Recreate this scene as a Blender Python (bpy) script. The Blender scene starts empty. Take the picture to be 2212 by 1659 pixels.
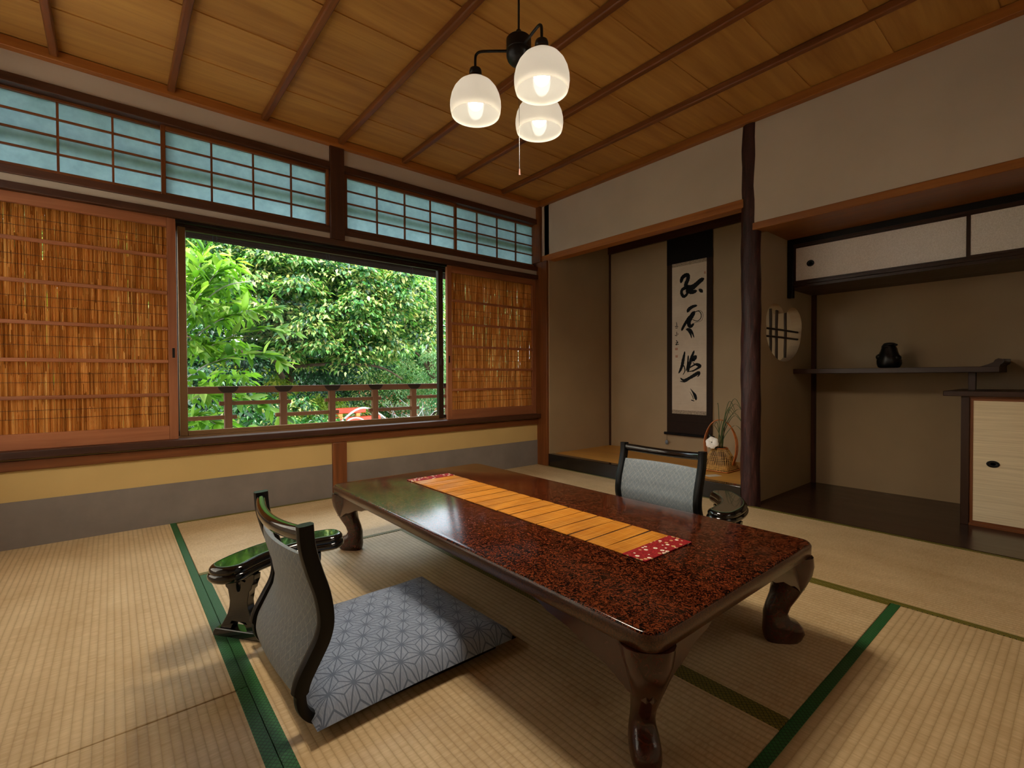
import bpy, bmesh, math, random
import numpy as np
from mathutils import Vector, Matrix
from mathutils.geometry import tessellate_polygon

random.seed(7); np.random.seed(7)
PI = math.pi
scene = bpy.context.scene
COL = scene.collection

# ------------------------------------------------------------------ camera, world, sun, exposure
CAM_H = 0.835
YAW, PITCH, ROLL = 0.693199104, -0.0150179564, -0.00472149382
cy, sy = math.cos(YAW), math.sin(YAW)
F = Vector((sy*math.cos(PITCH), cy*math.cos(PITCH), math.sin(PITCH)))
Rv = Vector((cy, -sy, 0)); Uv = Rv.cross(F)
R2 = Rv*math.cos(ROLL) + Uv*math.sin(ROLL); U2 = -Rv*math.sin(ROLL) + Uv*math.cos(ROLL)
cam_d = bpy.data.cameras.new('camera'); cam = bpy.data.objects.new('camera', cam_d); COL.objects.link(cam)
cam_d.sensor_fit = 'HORIZONTAL'; cam_d.sensor_width = 36.0; cam_d.lens = 36.0*1037.909/2212.0
cam_d.clip_start = 0.02; cam_d.clip_end = 200
cam.matrix_world = Matrix(((R2.x, U2.x, -F.x, 0), (R2.y, U2.y, -F.y, 0), (R2.z, U2.z, -F.z, CAM_H), (0, 0, 0, 1)))
scene.camera = cam

SKY_STRENGTH = 4.2
SUN_STRENGTH = 2.8
LAMP_STRENGTH = 3.4            # glow of the bulbs themselves
DOWNLIGHT_W = 8.3              # light each shade throws down through its opening
EXPOSURE = 1.75
world = bpy.data.worlds.new('world'); scene.world = world; world.use_nodes = True
wn = world.node_tree; wn.nodes.clear()
wo = wn.nodes.new('ShaderNodeOutputWorld'); wb = wn.nodes.new('ShaderNodeBackground')
sk = wn.nodes.new('ShaderNodeTexSky'); sk.sky_type = 'HOSEK_WILKIE'
sk.sun_direction = Vector((-0.35, -0.45, 0.82)).normalized(); sk.turbidity = 6.0; sk.ground_albedo = 0.25
wm = wn.nodes.new('ShaderNodeMix'); wm.data_type = 'RGBA'; wm.inputs[0].default_value = 0.55; wm.inputs[7].default_value = (0.62, 0.66, 0.70, 1)
wn.links.new(sk.outputs[0], wm.inputs[6]); wn.links.new(wm.outputs[2], wb.inputs[0]); wb.inputs[1].default_value = SKY_STRENGTH
wn.links.new(wb.outputs[0], wo.inputs[0])
sun_d = bpy.data.lights.new('sun', 'SUN'); sun_d.energy = SUN_STRENGTH; sun_d.angle = math.radians(4); sun_d.color = (1.0, 0.96, 0.88)
sun = bpy.data.objects.new('sun', sun_d); COL.objects.link(sun)
sun.rotation_euler = Vector((0.35, 0.45, -0.82)).to_track_quat('-Z', 'Y').to_euler()
scene.view_settings.view_transform = 'Standard'; scene.view_settings.look = 'None'
scene.view_settings.exposure = EXPOSURE; scene.view_settings.gamma = 1.0; scene.view_settings.use_curve_mapping = False
try:
    scene.cycles.use_denoising = True
    scene.cycles.max_bounces = 10; scene.cycles.diffuse_bounces = 6; scene.cycles.glossy_bounces = 4
    scene.cycles.transparent_max_bounces = 24; scene.cycles.caustics_reflective = False; scene.cycles.caustics_refractive = False
    scene.cycles.sample_clamp_indirect = 6.0
except Exception:
    pass

# ------------------------------------------------------------------ helpers: materials
def lin(h):
    h = h.lstrip('#'); o = []
    for i in (0, 2, 4):
        c = int(h[i:i+2], 16)/255.0
        o.append(c/12.92 if c <= 0.04045 else ((c+0.055)/1.055)**2.4)
    return (o[0], o[1], o[2], 1.0)

class NT:
    """small node-graph writer"""
    def __init__(s, name):
        s.m = bpy.data.materials.new(name); s.m.use_nodes = True; s.t = s.m.node_tree; s.t.nodes.clear()
        s.out = s.n('ShaderNodeOutputMaterial')
    def n(s, typ, **kw):
        nd = s.t.nodes.new(typ)
        for k, v in kw.items(): setattr(nd, k, v)
        return nd
    def put(s, sock, v):
        if hasattr(v, 'is_output') or isinstance(v, bpy.types.NodeSocket): s.t.links.new(v, sock)
        else: sock.default_value = v
    def math(s, op, a, b=None, c=None, clamp=False):
        nd = s.n('ShaderNodeMath', operation=op, use_clamp=clamp)
        s.put(nd.inputs[0], a)
        if b is not None: s.put(nd.inputs[1], b)
        if c is not None: s.put(nd.inputs[2], c)
        return nd.outputs[0]
    def coords(s, scale=(1, 1, 1), rot=(0, 0, 0), kind='Object', loc=(0, 0, 0)):
        tc = s.n('ShaderNodeTexCoord'); mp = s.n('ShaderNodeMapping')
        s.t.links.new(tc.outputs[kind], mp.inputs[0]); mp.inputs['Scale'].default_value = scale
        mp.inputs['Rotation'].default_value = rot; mp.inputs['Location'].default_value = loc
        return mp.outputs[0]
    def shift(s, vec, k=7.0):
        oi = s.n('ShaderNodeObjectInfo'); cx = s.n('ShaderNodeCombineXYZ'); ad = s.n('ShaderNodeVectorMath', operation='ADD')
        r = s.math('MULTIPLY', oi.outputs['Random'], k)
        for i in range(3): s.t.links.new(r, cx.inputs[i])
        s.t.links.new(vec, ad.inputs[0]); s.t.links.new(cx.outputs[0], ad.inputs[1])
        return ad.outputs[0]
    def xyz(s, vec):
        sp = s.n('ShaderNodeSeparateXYZ'); s.t.links.new(vec, sp.inputs[0]); return sp.outputs
    def noise(s, vec, scale=5, detail=4, rough=0.55, dist=0.0):
        nd = s.n('ShaderNodeTexNoise'); s.t.links.new(vec, nd.inputs['Vector'])
        nd.inputs['Scale'].default_value = scale; nd.inputs['Detail'].default_value = detail
        nd.inputs['Roughness'].default_value = rough; nd.inputs['Distortion'].default_value = dist
        return nd.outputs['Fac']
    def ramp(s, fac, stops, interp='LINEAR'):
        nd = s.n('ShaderNodeValToRGB'); s.put(nd.inputs[0], fac); cr = nd.color_ramp; cr.interpolation = interp
        while len(cr.elements) < len(stops): cr.elements.new(0.5)
        for e, (p, c) in zip(cr.elements, stops): e.position = p; e.color = c
        return nd.outputs[0]
    def mix(s, fac, a, b, blend='MIX'):
        nd = s.n('ShaderNodeMix', data_type='RGBA', blend_type=blend)
        s.put(nd.inputs[0], fac); s.put(nd.inputs[6], a); s.put(nd.inputs[7], b)
        return nd.outputs[2]
    def bump(s, h, strength=0.3, dist=0.002):
        nd = s.n('ShaderNodeBump'); s.put(nd.inputs['Height'], h); nd.inputs['Strength'].default_value = strength
        nd.inputs['Distance'].default_value = dist; return nd.outputs[0]
    def pbr(s, col, rough=0.5, normal=None, spec=0.5, metal=0.0, coat=0.0, coat_rough=0.05, sheen=0.0):
        b = s.n('ShaderNodeBsdfPrincipled'); s.put(b.inputs['Base Color'], col); s.put(b.inputs['Roughness'], rough)
        s.put(b.inputs['Metallic'], metal); s.put(b.inputs['Specular IOR Level'], spec)
        b.inputs['Coat Weight'].default_value = coat; b.inputs['Coat Roughness'].default_value = coat_rough
        b.inputs['Sheen Weight'].default_value = sheen
        if normal is not None: s.t.links.new(normal, b.inputs['Normal'])
        s.bsdf = b
        return b.outputs[0]
    def done(s, shader):
        s.t.links.new(shader, s.out.inputs[0]); return s.m

MATS = {}
def wood(name, dark, light, axis='X', rough=0.45, spec=0.4, fine=34, coat=0.0, var=0.25, bump=0.25):
    t = NT(name); k = 'XYZ'.index(axis)
    sc = [fine]*3; sc[k] = 1.6
    v = t.shift(t.coords(sc)); n1 = t.noise(v, 1.0, 5, 0.6, 0.6)
    sc2 = [5.0]*3; sc2[k] = 0.5
    n2 = t.noise(t.shift(t.coords(sc2), 3.0), 1.0, 3, 0.5, 1.2)
    f = t.math('ADD', t.math('MULTIPLY', n1, 0.55), t.math('MULTIPLY', n2, 0.45))
    col = t.ramp(f, [(0.32, lin(dark)), (0.66, lin(light))])
    oi = t.n('ShaderNodeObjectInfo')
    br = t.math('MULTIPLY_ADD', oi.outputs['Random'], var, 1.0-var/2)
    hs = t.n('ShaderNodeHueSaturation'); t.t.links.new(col, hs.inputs['Color']); t.t.links.new(br, hs.inputs['Value'])
    rg = t.math('MULTIPLY_ADD', n1, 0.25, rough-0.12)
    MATS[name] = t.done(t.pbr(hs.outputs[0], rg, t.bump(n1, bump, 0.0015), spec, 0, coat))
    return MATS[name]

def plain(name, c, rough=0.5, spec=0.5, metal=0.0, coat=0.0, mott=0.08, scale=14.0, bump=0.0):
    t = NT(name); v = t.coords((1, 1, 1)); n = t.noise(v, scale, 5, 0.6)
    a = lin(c); lo = tuple(max(0, x*(1-mott)) for x in a[:3])+(1,); hi = tuple(min(1, x*(1+mott)) for x in a[:3])+(1,)
    col = t.ramp(n, [(0.3, lo), (0.7, hi)])
    nb = t.bump(n, bump, 0.002) if bump else None
    MATS[name] = t.done(t.pbr(col, rough, nb, spec, metal, coat))
    return MATS[name]

# woods of the room (one per grain direction)
for ax in 'XYZ':
    wood('timber_'+ax, '#5a2f14', '#8a5026', ax, 0.42)
    wood('darktimber_'+ax, '#33190f', '#54301d', ax, 0.45)
    wood('reddoor_'+ax, '#80492c', '#a86a45', ax, 0.42)
    wood('lintel_'+ax, '#7c461c', '#a8682e', ax, 0.40)
    wood('ceilwood_'+ax, '#a06c34', '#c8954e', ax, 0.55, 0.3, 22, var=0.10, bump=0.1)
    wood('shelfwood_'+ax, '#25140c', '#3d2416', ax, 0.35)
    wood('railwood_'+ax, '#62391f', '#7f5232', ax, 0.6)
wood('blackboard_Y', '#1d120c', '#372318', 'Y', 0.22, 0.5, 18)
wood('alcovefloor_Y', '#b07a35', '#cc9748', 'Y', 0.45, 0.4, 30)
plain('black_lacquer', '#080708', 0.12, 0.6, 0, 0.5, 0.0)
plain('black_wood', '#060505', 0.42, 0.3, 0, 0.0, 0.1)
plain('panel_grey', '#7d756f', 0.75, 0.3, 0, 0, 0.12, 5.0, 0.1)
plain('fusuma_plain', '#b7a88d', 0.8, 0.2, 0, 0, 0.04)
plain('bronze_alu', '#8a6a48', 0.35, 0.5, 0.6, 0, 0.03)
plain('bronze_dark', '#33241a', 0.4, 0.5, 0.5, 0, 0.03)
plain('lamp_metal', '#17171a', 0.38, 0.5, 0.4, 0, 0.03)
plain('cord_black', '#101012', 0.6)
plain('cord_brown', '#5a2d1c', 0.6)
plain('bamboo_tan', '#cf9f56', 0.45, 0.4, 0, 0, 0.3, 40)
plain('bamboo_orange', '#b5672b', 0.4, 0.4, 0, 0, 0.2, 40)
plain('bamboo_dark', '#38281a', 0.5, 0.4, 0, 0, 0.25, 30)
plain('liner_brown', '#4a3116', 0.7)
plain('petal_white', '#f6f0e8', 0.6, 0.3, 0, 0, 0.05)
plain('leaf_dark', '#22331c', 0.4, 0.5, 0, 0, 0.2, 30)
plain('blade_green', '#3c4a22', 0.45, 0.5, 0, 0, 0.3, 20)
plain('card_white', '#c9bfae', 0.7)
plain('ink', '#0a0a0a', 0.7, 0.2)
plain('ink_grey', '#6b625c', 0.8, 0.1)
plain('seal_red', '#b98a72', 0.8, 0.1)
plain('mount_brown', '#2a1b12', 0.75, 0.2, 0, 0, 0.15, 60)
plain('mount_black', '#100b0a', 0.75, 0.2, 0, 0, 0.15, 60)
plain('ceramic_blue', '#7d8ca0', 0.2, 0.6, 0, 0, 0.6, 220)
plain('iron_black', '#0c0b0b', 0.35, 0.5, 0.2, 0, 0.3, 40, 0.4)
plain('grey_knob', '#5e5650', 0.6)
plain('stone_ground', '#31401f', 0.95, 0.1, 0, 0, 0.5, 2.0, 0.6)
plain('vermilion', '#d8431c', 0.45)
plain('ochre_post', '#c49a4a', 0.6)
plain('twig_grey', '#b9b4b0', 0.8, 0.2, 0, 0, 0.2, 8)
plain('bark_brown', '#4a3a2c', 0.9, 0.2, 0, 0, 0.4, 12, 0.6)
plain('roof_dark', '#2a211b', 0.8, 0.2)
plain('blind_dark', '#2d1f16', 0.7, 0.2, 0, 0, 0.3, 60)

def plaster(name, c):
    t = NT(name); v = t.coords(); n = t.noise(v, 420, 3, 0.7); n2 = t.noise(v, 2.3, 3, 0.5)
    a = lin(c); col = t.ramp(n2, [(0.3, tuple(x*0.93 for x in a[:3])+(1,)), (0.7, tuple(min(1, x*1.06) for x in a[:3])+(1,))])
    MATS[name] = t.done(t.pbr(col, 0.92, t.bump(n, 0.25, 0.001), 0.15)); return MATS[name]
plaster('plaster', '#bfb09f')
plaster('plaster_bounce', '#c6a970')  # same wall plaster, yellowed to hold the warm bounce off the floor
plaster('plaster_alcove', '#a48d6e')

def tatami():
    t = NT('tatami'); c = t.coords(); x, y, z = t.xyz(c)
    g = t.math('ABSOLUTE', t.math('SINE', t.math('MULTIPLY', y, PI/0.0200)))          # ribs along the mat
    cb = t.n('ShaderNodeCombineXYZ'); t.put(cb.inputs[0], t.math('MULTIPLY', x, 170.0)); t.put(cb.inputs[1], t.math('MULTIPLY', t.math('FLOOR', t.math('DIVIDE', y, 0.0200)), 7.31))
    t.put(cb.inputs[2], t.math('MULTIPLY', y, 12.0))
    fib = t.noise(t.shift(cb.outputs[0]), 1.0, 3, 0.65)                                # rush fibres across it, broken at every rib
    big = t.noise(t.shift(t.coords((3, 6, 6))), 1.0, 4, 0.6)
    tone = t.math('ADD', t.math('MULTIPLY', fib, 0.5), t.math('MULTIPLY', big, 0.5))
    col = t.ramp(tone, [(0.3, lin('#b09369')), (0.7, lin('#dcc39a'))])
    gs = t.math('POWER', g, 0.35)
    col = t.mix(t.math('MULTIPLY', t.math('SUBTRACT', 1.0, gs), 0.75), col, lin('#94784c'))
    h = t.math('ADD', t.math('POWER', g, 0.5), t.math('MULTIPLY', fib, 0.25))
    MATS['tatami'] = t.done(t.pbr(col, 0.5, t.bump(h, 0.55, 0.0016), 0.35)); return MATS['tatami']
tatami()

def border(name, a, b):
    """woven cloth edge: blocks of threads turned alternately by 90 degrees"""
    t = NT(name); c = t.coords((1, 1, 1), (0, 0, PI/4)); x, y, z = t.xyz(c); p = 0.0095
    fx = t.math('FLOOR', t.math('DIVIDE', x, p)); fy = t.math('FLOOR', t.math('DIVIDE', y, p))
    chk = t.math('MODULO', t.math('ADD', t.math('ADD', fx, fy), 2000), 2.0)
    sx_ = t.math('SINE', t.math('MULTIPLY', x, 2*PI/0.0030)); sy_ = t.math('SINE', t.math('MULTIPLY', y, 2*PI/0.0030))
    s = t.math('ADD', t.math('MULTIPLY', chk, sx_), t.math('MULTIPLY', t.math('SUBTRACT', 1.0, chk), sy_))
    ex = t.math('ABSOLUTE', t.math('SUBTRACT', t.math('FRACT', t.math('DIVIDE', x, p)), 0.5))
    ey = t.math('ABSOLUTE', t.math('SUBTRACT', t.math('FRACT', t.math('DIVIDE', y, p)), 0.5))
    edge = t.math('GREATER_THAN', t.math('MAXIMUM', ex, ey), 0.40)
    col = t.mix(t.math('MULTIPLY_ADD', s, 0.5, 0.5), lin(a), lin(b))
    col = t.mix(t.math('MULTIPLY', edge, 0.75), col, lin('#0d2410'))
    MATS[name] = t.done(t.pbr(col, 0.5, t.bump(s, 0.3, 0.0006), 0.35)); return MATS[name]
border('border_green', '#2b5a2c', '#2f7040')
border('border_sheen', '#5d5a20', '#8d7d2c')  # same cloth as the green, its yellow sheen put into the colour

def asanoha():
    t = NT('asanoha_cloth'); c = t.coords(); x, y, z = t.xyz(c); s = 0.064
    v = t.math('MULTIPLY', y, 2/math.sqrt(3)/s); u = t.math('SUBTRACT', t.math('DIVIDE', x, s), t.math('MULTIPLY', v, 0.5))
    fu = t.math('FRACT', t.math('ADD', u, 100.0)); fv = t.math('FRACT', t.math('ADD', v, 100.0))
    fl = t.math('GREATER_THAN', t.math('ADD', fu, fv), 1.0)
    def flip(f): return t.math('ABSOLUTE', t.math('SUBTRACT', f, fl))
    a = flip(fu); b = flip(fv); cc = t.math('SUBTRACT', t.math('SUBTRACT', 1.0, a), b)
    m1 = t.math('MINIMUM', a, t.math('MINIMUM', b, cc)); m3 = t.math('MAXIMUM', a, t.math('MAXIMUM', b, cc))
    m2 = t.math('SUBTRACT', t.math('SUBTRACT', 1.0, m1), m3)
    l1 = t.math('LESS_THAN', m1, 0.030); l2 = t.math('LESS_THAN', t.math('SUBTRACT', m2, m1), 0.048)
    ln = t.math('MAXIMUM', l1, l2)
    fib = t.noise(t.coords((700, 60, 60)), 1.0, 2)
    base = t.ramp(fib, [(0.3, lin('#7b88a0')), (0.7, lin('#98a4b9'))])
    col = t.mix(t.math('MULTIPLY', ln, 0.80), base, lin('#4f5b70'))
    MATS['asanoha_cloth'] = t.done(t.pbr(col, 0.75, t.bump(t.math('SUBTRACT', t.math('MULTIPLY', fib, 0.5), ln), 0.35, 0.0012), 0.3, sheen=0.2))
asanoha()

def lattice_cloth():
    t = NT('lattice_cloth'); c = t.coords(); x, y, z = t.xyz(c); p = 0.026
    yy = t.math('DIVIDE', y, p); zz = t.math('DIVIDE', z, p*1.15)
    d1 = t.math('ABSOLUTE', t.math('SUBTRACT', t.math('FRACT', t.math('ADD', t.math('ADD', yy, zz), 50.0)), 0.5))
    d2 = t.math('ABSOLUTE', t.math('SUBTRACT', t.math('FRACT', t.math('ADD', t.math('SUBTRACT', yy, zz), 50.0)), 0.5))
    ln = t.math('LESS_THAN', t.math('MINIMUM', d1, d2), 0.032)
    brk = t.noise(t.coords((90, 90, 90)), 1.0, 2)
    ln = t.math('MULTIPLY', ln, t.math('GREATER_THAN', brk, 0.42))
    fib = t.noise(t.coords((300, 300, 40)), 1.0, 2)
    base = t.ramp(fib, [(0.3, lin('#6f7a83')), (0.7, lin('#88929a'))])
    col = t.mix(t.math('MULTIPLY', ln, 0.45), base, lin('#c2beb4'))
    MATS['lattice_cloth'] = t.done(t.pbr(col, 0.6, t.bump(ln, 0.2, 0.0006), 0.3, sheen=0.2))
lattice_cloth()

def table_lacquer():
    t = NT('mottled_lacquer'); v = t.coords()
    n = t.noise(v, 92, 2, 0.6, 0.9); n2 = t.noise(v, 34, 2, 0.5, 0.5); n3 = t.noise(v, 240, 2, 0.6)
    ridge = t.math('ABSOLUTE', t.math('SUBTRACT', n, 0.5))
    f = t.math('ADD', ridge, t.math('ADD', t.math('MULTIPLY', t.math('SUBTRACT', n2, 0.5), 0.10), t.math('MULTIPLY', t.math('SUBTRACT', n3, 0.5), 0.05)))
    col = t.ramp(f, [(0.022, lin('#070303')), (0.046, lin('#1a0905')), (0.066, lin('#582410')), (0.16, lin('#70361c'))])
    rg = t.math('MULTIPLY_ADD', n, 0.05, 0.11)
    MATS['mottled_lacquer'] = t.done(t.pbr(col, rg, None, 0.40, 0, 0.0, 0.04))
    t = NT('rim_lacquer'); v = t.coords(); n = t.noise(v, 260, 3, 0.65, 0.8)
    col = t.ramp(n, [(0.35, lin('#1d0d07')), (0.65, lin('#5e3418'))])
    MATS['rim_lacquer'] = t.done(t.pbr(col, 0.3, None, 0.5, 0, 0.3, 0.15))
    t = NT('leg_lacquer'); v = t.coords(); n = t.noise(v, 38, 4, 0.6, 2.2)
    col = t.ramp(n, [(0.3, lin('#1e0a07')), (0.7, lin('#4a1a0e'))])
    MATS['leg_lacquer'] = t.done(t.pbr(col, 0.25, None, 0.5, 0, 0.35, 0.12))
table_lacquer()

def runner_mats():
    t = NT('bamboo_slats'); c = t.shift(t.coords(), 0.0); x, y, z = t.xyz(t.coords())
    s = t.math('ABSOLUTE', t.math('SINE', t.math('MULTIPLY', y, PI/0.0036)))
    oi = t.n('ShaderNodeObjectInfo')
    n = t.noise(t.shift(t.coords((6, 260, 20))), 1.0, 3)
    col = t.ramp(n, [(0.28, lin('#b06a1c')), (0.5, lin('#d58a2a')), (0.75, lin('#e6a544'))])
    col = t.mix(t.math('MULTIPLY', t.math('SUBTRACT', 1.0, t.math('POWER', s, 0.4)), 0.8), col, lin('#6e3a0c'))
    th = t.math('LESS_THAN', t.math('ABSOLUTE', t.math('SUBTRACT', t.math('FRACT', t.math('DIVIDE', x, 0.06)), 0.5)), 0.012)
    col = t.mix(t.math('MULTIPLY', th, 0.5), col, lin('#efc877'))
    MATS['bamboo_slats'] = t.done(t.pbr(col, 0.45, t.bump(s, 0.5, 0.001), 0.35))
    t = NT('floral_cloth'); v = t.coords(); vo = t.n('ShaderNodeTexVoronoi'); t.t.links.new(v, vo.inputs['Vector'])
    vo.inputs['Scale'].default_value = 62
    fl = t.math('LESS_THAN', vo.outputs['Distance'], 0.40); ce = t.math('LESS_THAN', vo.outputs['Distance'], 0.12)
    colr = t.n('ShaderNodeSeparateColor'); t.t.links.new(vo.outputs['Color'], colr.inputs[0])
    pick = t.math('GREATER_THAN', colr.outputs[0], 0.35)
    fcol = t.mix(t.math('GREATER_THAN', colr.outputs[1], 0.55), lin('#e9d8c6'), lin('#c99a6a'))
    n = t.noise(v, 160, 2); base = t.ramp(n, [(0.4, lin('#7d1216')), (0.7, lin('#a8242a'))])
    col = t.mix(t.math('MULTIPLY', fl, pick), base, fcol); col = t.mix(t.math('MULTIPLY', ce, pick), col, lin('#b8862f'))
    MATS['floral_cloth'] = t.done(t.pbr(col, 0.8, None, 0.2))
    plain('runner_gap', '#2c1606', 0.8)
runner_mats()

def paper_mats():
    t = NT('scroll_paper'); v = t.coords(); n = t.noise(v, 5, 5, 0.6); n2 = t.noise(t.coords((1, 2, 60)), 3, 3)
    f = t.math('ADD', t.math('MULTIPLY', n, 0.7), t.math('MULTIPLY', n2, 0.3))
    MATS['scroll_paper'] = t.done(t.pbr(t.ramp(f, [(0.3, lin('#c4b098')), (0.7, lin('#dccbb3'))]), 0.85, None, 0.15))
    t = NT('scroll_brocade'); v = t.coords(); n = t.noise(v, 130, 3, 0.6, 2.0)
    MATS['scroll_brocade'] = t.done(t.pbr(t.ramp(n, [(0.44, lin('#7d6d5c')), (0.56, lin('#c0ad93'))]), 0.8, None, 0.2))
    t = NT('fusuma_speckle'); v = t.coords(); n = t.noise(v, 170, 4, 0.7)
    MATS['fusuma_speckle'] = t.done(t.pbr(t.ramp(n, [(0.35, lin('#e0d6cc')), (0.65, lin('#f8f0e8'))]), 0.55, t.bump(n, 0.2, 0.0006), 0.35))
    t = NT('fusuma_linen'); n = t.noise(t.coords((30, 3, 160)), 1.0, 4, 0.65)
    MATS['fusuma_linen'] = t.done(t.pbr(t.ramp(n, [(0.3, lin('#d6c19c')), (0.7, lin('#efdcb8'))]), 0.7, t.bump(n, 0.2, 0.0006), 0.25))
    # frosted transom pane: diffuse transmission
    t = NT('frosted_pane'); v = t.coords(); n = t.noise(v, 30, 4)
    d = t.n('ShaderNodeBsdfDiffuse'); d.inputs[0].default_value = lin('#9fb0ae')
    tr = t.n('ShaderNodeBsdfTranslucent'); t.put(tr.inputs[0], t.ramp(n, [(0.3, lin('#b0c4c6')), (0.7, lin('#c4d6d6'))]))
    mx = t.n('ShaderNodeMixShader'); mx.inputs[0].default_value = 0.85
    t.t.links.new(d.outputs[0], mx.inputs[1]); t.t.links.new(tr.outputs[0], mx.inputs[2])
    gl = t.n('ShaderNodeBsdfGlossy'); gl.inputs['Roughness'].default_value = 0.35
    m2 = t.n('ShaderNodeMixShader'); m2.inputs[0].default_value = 0.04
    t.t.links.new(mx.outputs[0], m2.inputs[1]); t.t.links.new(gl.outputs[0], m2.inputs[2])
    MATS['frosted_pane'] = t.done(m2.outputs[0])
    t = NT('fill_window_paper'); n = t.noise(t.coords(), 60, 4)  # paper of the unseen windows added for fill light
    d = t.n('ShaderNodeBsdfDiffuse'); d.inputs[0].default_value = lin('#e8e0d0')
    tr = t.n('ShaderNodeBsdfTranslucent'); t.put(tr.inputs[0], t.ramp(n, [(0.3, lin('#f0e8da')), (0.7, lin('#fbf4e8'))]))
    mx = t.n('ShaderNodeMixShader'); mx.inputs[0].default_value = 0.68
    t.t.links.new(d.outputs[0], mx.inputs[1]); t.t.links.new(tr.outputs[0], mx.inputs[2]); MATS['fill_window_paper'] = t.done(mx.outputs[0])
    # clear window pane
    t = NT('clear_pane'); tp = t.n('ShaderNodeBsdfTransparent'); tp.inputs[0].default_value = (0.96, 0.98, 0.97, 1)
    gl = t.n('ShaderNodeBsdfGlossy'); gl.inputs['Roughness'].default_value = 0.02
    fr = t.n('ShaderNodeFresnel'); fr.inputs[0].default_value = 1.45
    mx = t.n('ShaderNodeMixShader'); t.t.links.new(t.math('MULTIPLY', fr.outputs[0], 0.12), mx.inputs[0])
    t.t.links.new(tp.outputs[0], mx.inputs[1]); t.t.links.new(gl.outputs[0], mx.inputs[2])
    MATS['clear_pane'] = t.done(mx.outputs[0])
    # opal glass lamp shade
    t = NT('opal_glass'); d = t.n('ShaderNodeBsdfDiffuse'); d.inputs[0].default_value = lin('#f2eee4')
    tr = t.n('ShaderNodeBsdfTranslucent'); tr.inputs[0].default_value = lin('#f6f3ee')
    mx = t.n('ShaderNodeMixShader'); mx.inputs[0].default_value = 0.62
    t.t.links.new(d.outputs[0], mx.inputs[1]); t.t.links.new(tr.outputs[0], mx.inputs[2])
    gl = t.n('ShaderNodeBsdfGlossy'); gl.inputs['Roughness'].default_value = 0.06
    m2 = t.n('ShaderNodeMixShader'); m2.inputs[0].default_value = 0.05
    t.t.links.new(mx.outputs[0], m2.inputs[1]); t.t.links.new(gl.outputs[0], m2.inputs[2])
    MATS['opal_glass'] = t.done(m2.outputs[0])
    t = NT('bulb_glow'); e = t.n('ShaderNodeEmission'); e.inputs[0].default_value = (1.0, 0.95, 0.85, 1); e.inputs[1].default_value = LAMP_STRENGTH
    MATS['bulb_glow'] = t.done(e.outputs[0])
    # reeds of the screen doors
    t = NT('reed'); v = t.coords((160, 160, 7)); n = t.noise(v, 1.0, 4, 0.7); at = t.n('ShaderNodeAttribute'); at.attribute_name = 'rnd'
    f = t.math('ADD', t.math('MULTIPLY', n, 0.5), t.math('MULTIPLY', at.outputs['Fac'], 0.5))
    col = t.ramp(f, [(0.22, lin('#8a5424')), (0.5, lin('#c6843e')), (0.78, lin('#e6b068'))])
    d = t.n('ShaderNodeBsdfDiffuse'); t.t.links.new(col, d.inputs[0]); tr = t.n('ShaderNodeBsdfTranslucent'); t.t.links.new(col, tr.inputs[0])
    mx = t.n('ShaderNodeMixShader'); mx.inputs[0].default_value = 0.45
    t.t.links.new(d.outputs[0], mx.inputs[1]); t.t.links.new(tr.outputs[0], mx.inputs[2])
    MATS['reed'] = t.done(mx.outputs[0])
    # bark post
    t = NT('bark_post'); v = t.coords((60, 60, 7)); n = t.noise(v, 1.0, 5, 0.7, 0.8); n2 = t.noise(t.coords(), 45, 3, 0.7)
    col = t.ramp(n, [(0.35, lin('#1f0e0e')), (0.6, lin('#3f1f1d')), (0.8, lin('#6a4038'))])
    MATS['bark_post'] = t.done(t.pbr(col, 0.5, t.bump(t.math('ADD', n, n2), 0.5, 0.004), 0.4))
paper_mats()

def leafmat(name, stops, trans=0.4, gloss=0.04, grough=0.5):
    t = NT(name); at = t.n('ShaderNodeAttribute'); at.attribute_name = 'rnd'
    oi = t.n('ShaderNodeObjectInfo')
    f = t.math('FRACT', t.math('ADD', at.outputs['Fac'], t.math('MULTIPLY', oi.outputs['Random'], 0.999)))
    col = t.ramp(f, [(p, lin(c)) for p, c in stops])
    d = t.n('ShaderNodeBsdfDiffuse'); t.t.links.new(col, d.inputs[0])
    tr = t.n('ShaderNodeBsdfTranslucent'); t.t.links.new(t.mix(1.0, col, (1.0, 1.15, 0.5, 1), 'MULTIPLY'), tr.inputs[0])
    mx = t.n('ShaderNodeMixShader'); mx.inputs[0].default_value = trans
    t.t.links.new(d.outputs[0], mx.inputs[1]); t.t.links.new(tr.outputs[0], mx.inputs[2])
    gl = t.n('ShaderNodeBsdfGlossy'); gl.inputs['Roughness'].default_value = grough
    m2 = t.n('ShaderNodeMixShader'); m2.inputs[0].default_value = gloss
    t.t.links.new(mx.outputs[0], m2.inputs[1]); t.t.links.new(gl.outputs[0], m2.inputs[2])
    MATS[name] = t.done(m2.outputs[0])
leafmat('leaf_bright', [(0.0, '#3c6a20'), (0.4, '#6c9e2e'), (0.8, '#98be48'), (1.0, '#bcd070')])
leafmat('leaf_mid', [(0.0, '#163a1e'), (0.40, '#2f6a30'), (0.75, '#6a9c48'), (0.92, '#a8b068'), (1.0, '#c8b878')], 0.4, 0.05, 0.45)
leafmat('leaf_pale', [(0.0, '#4a7a50'), (0.5, '#75a670'), (0.85, '#a3c48c'), (1.0, '#d0bc94')], 0.4, 0.04)
leafmat('leaf_lime', [(0.0, '#6f8a24'), (0.5, '#9fb53a'), (1.0, '#cdc64e')], 0.4, 0.05)
leafmat('leaf_deep', [(0.0, '#122c1a'), (0.5, '#265030'), (1.0, '#467a42')], 0.3, 0.06)
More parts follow.
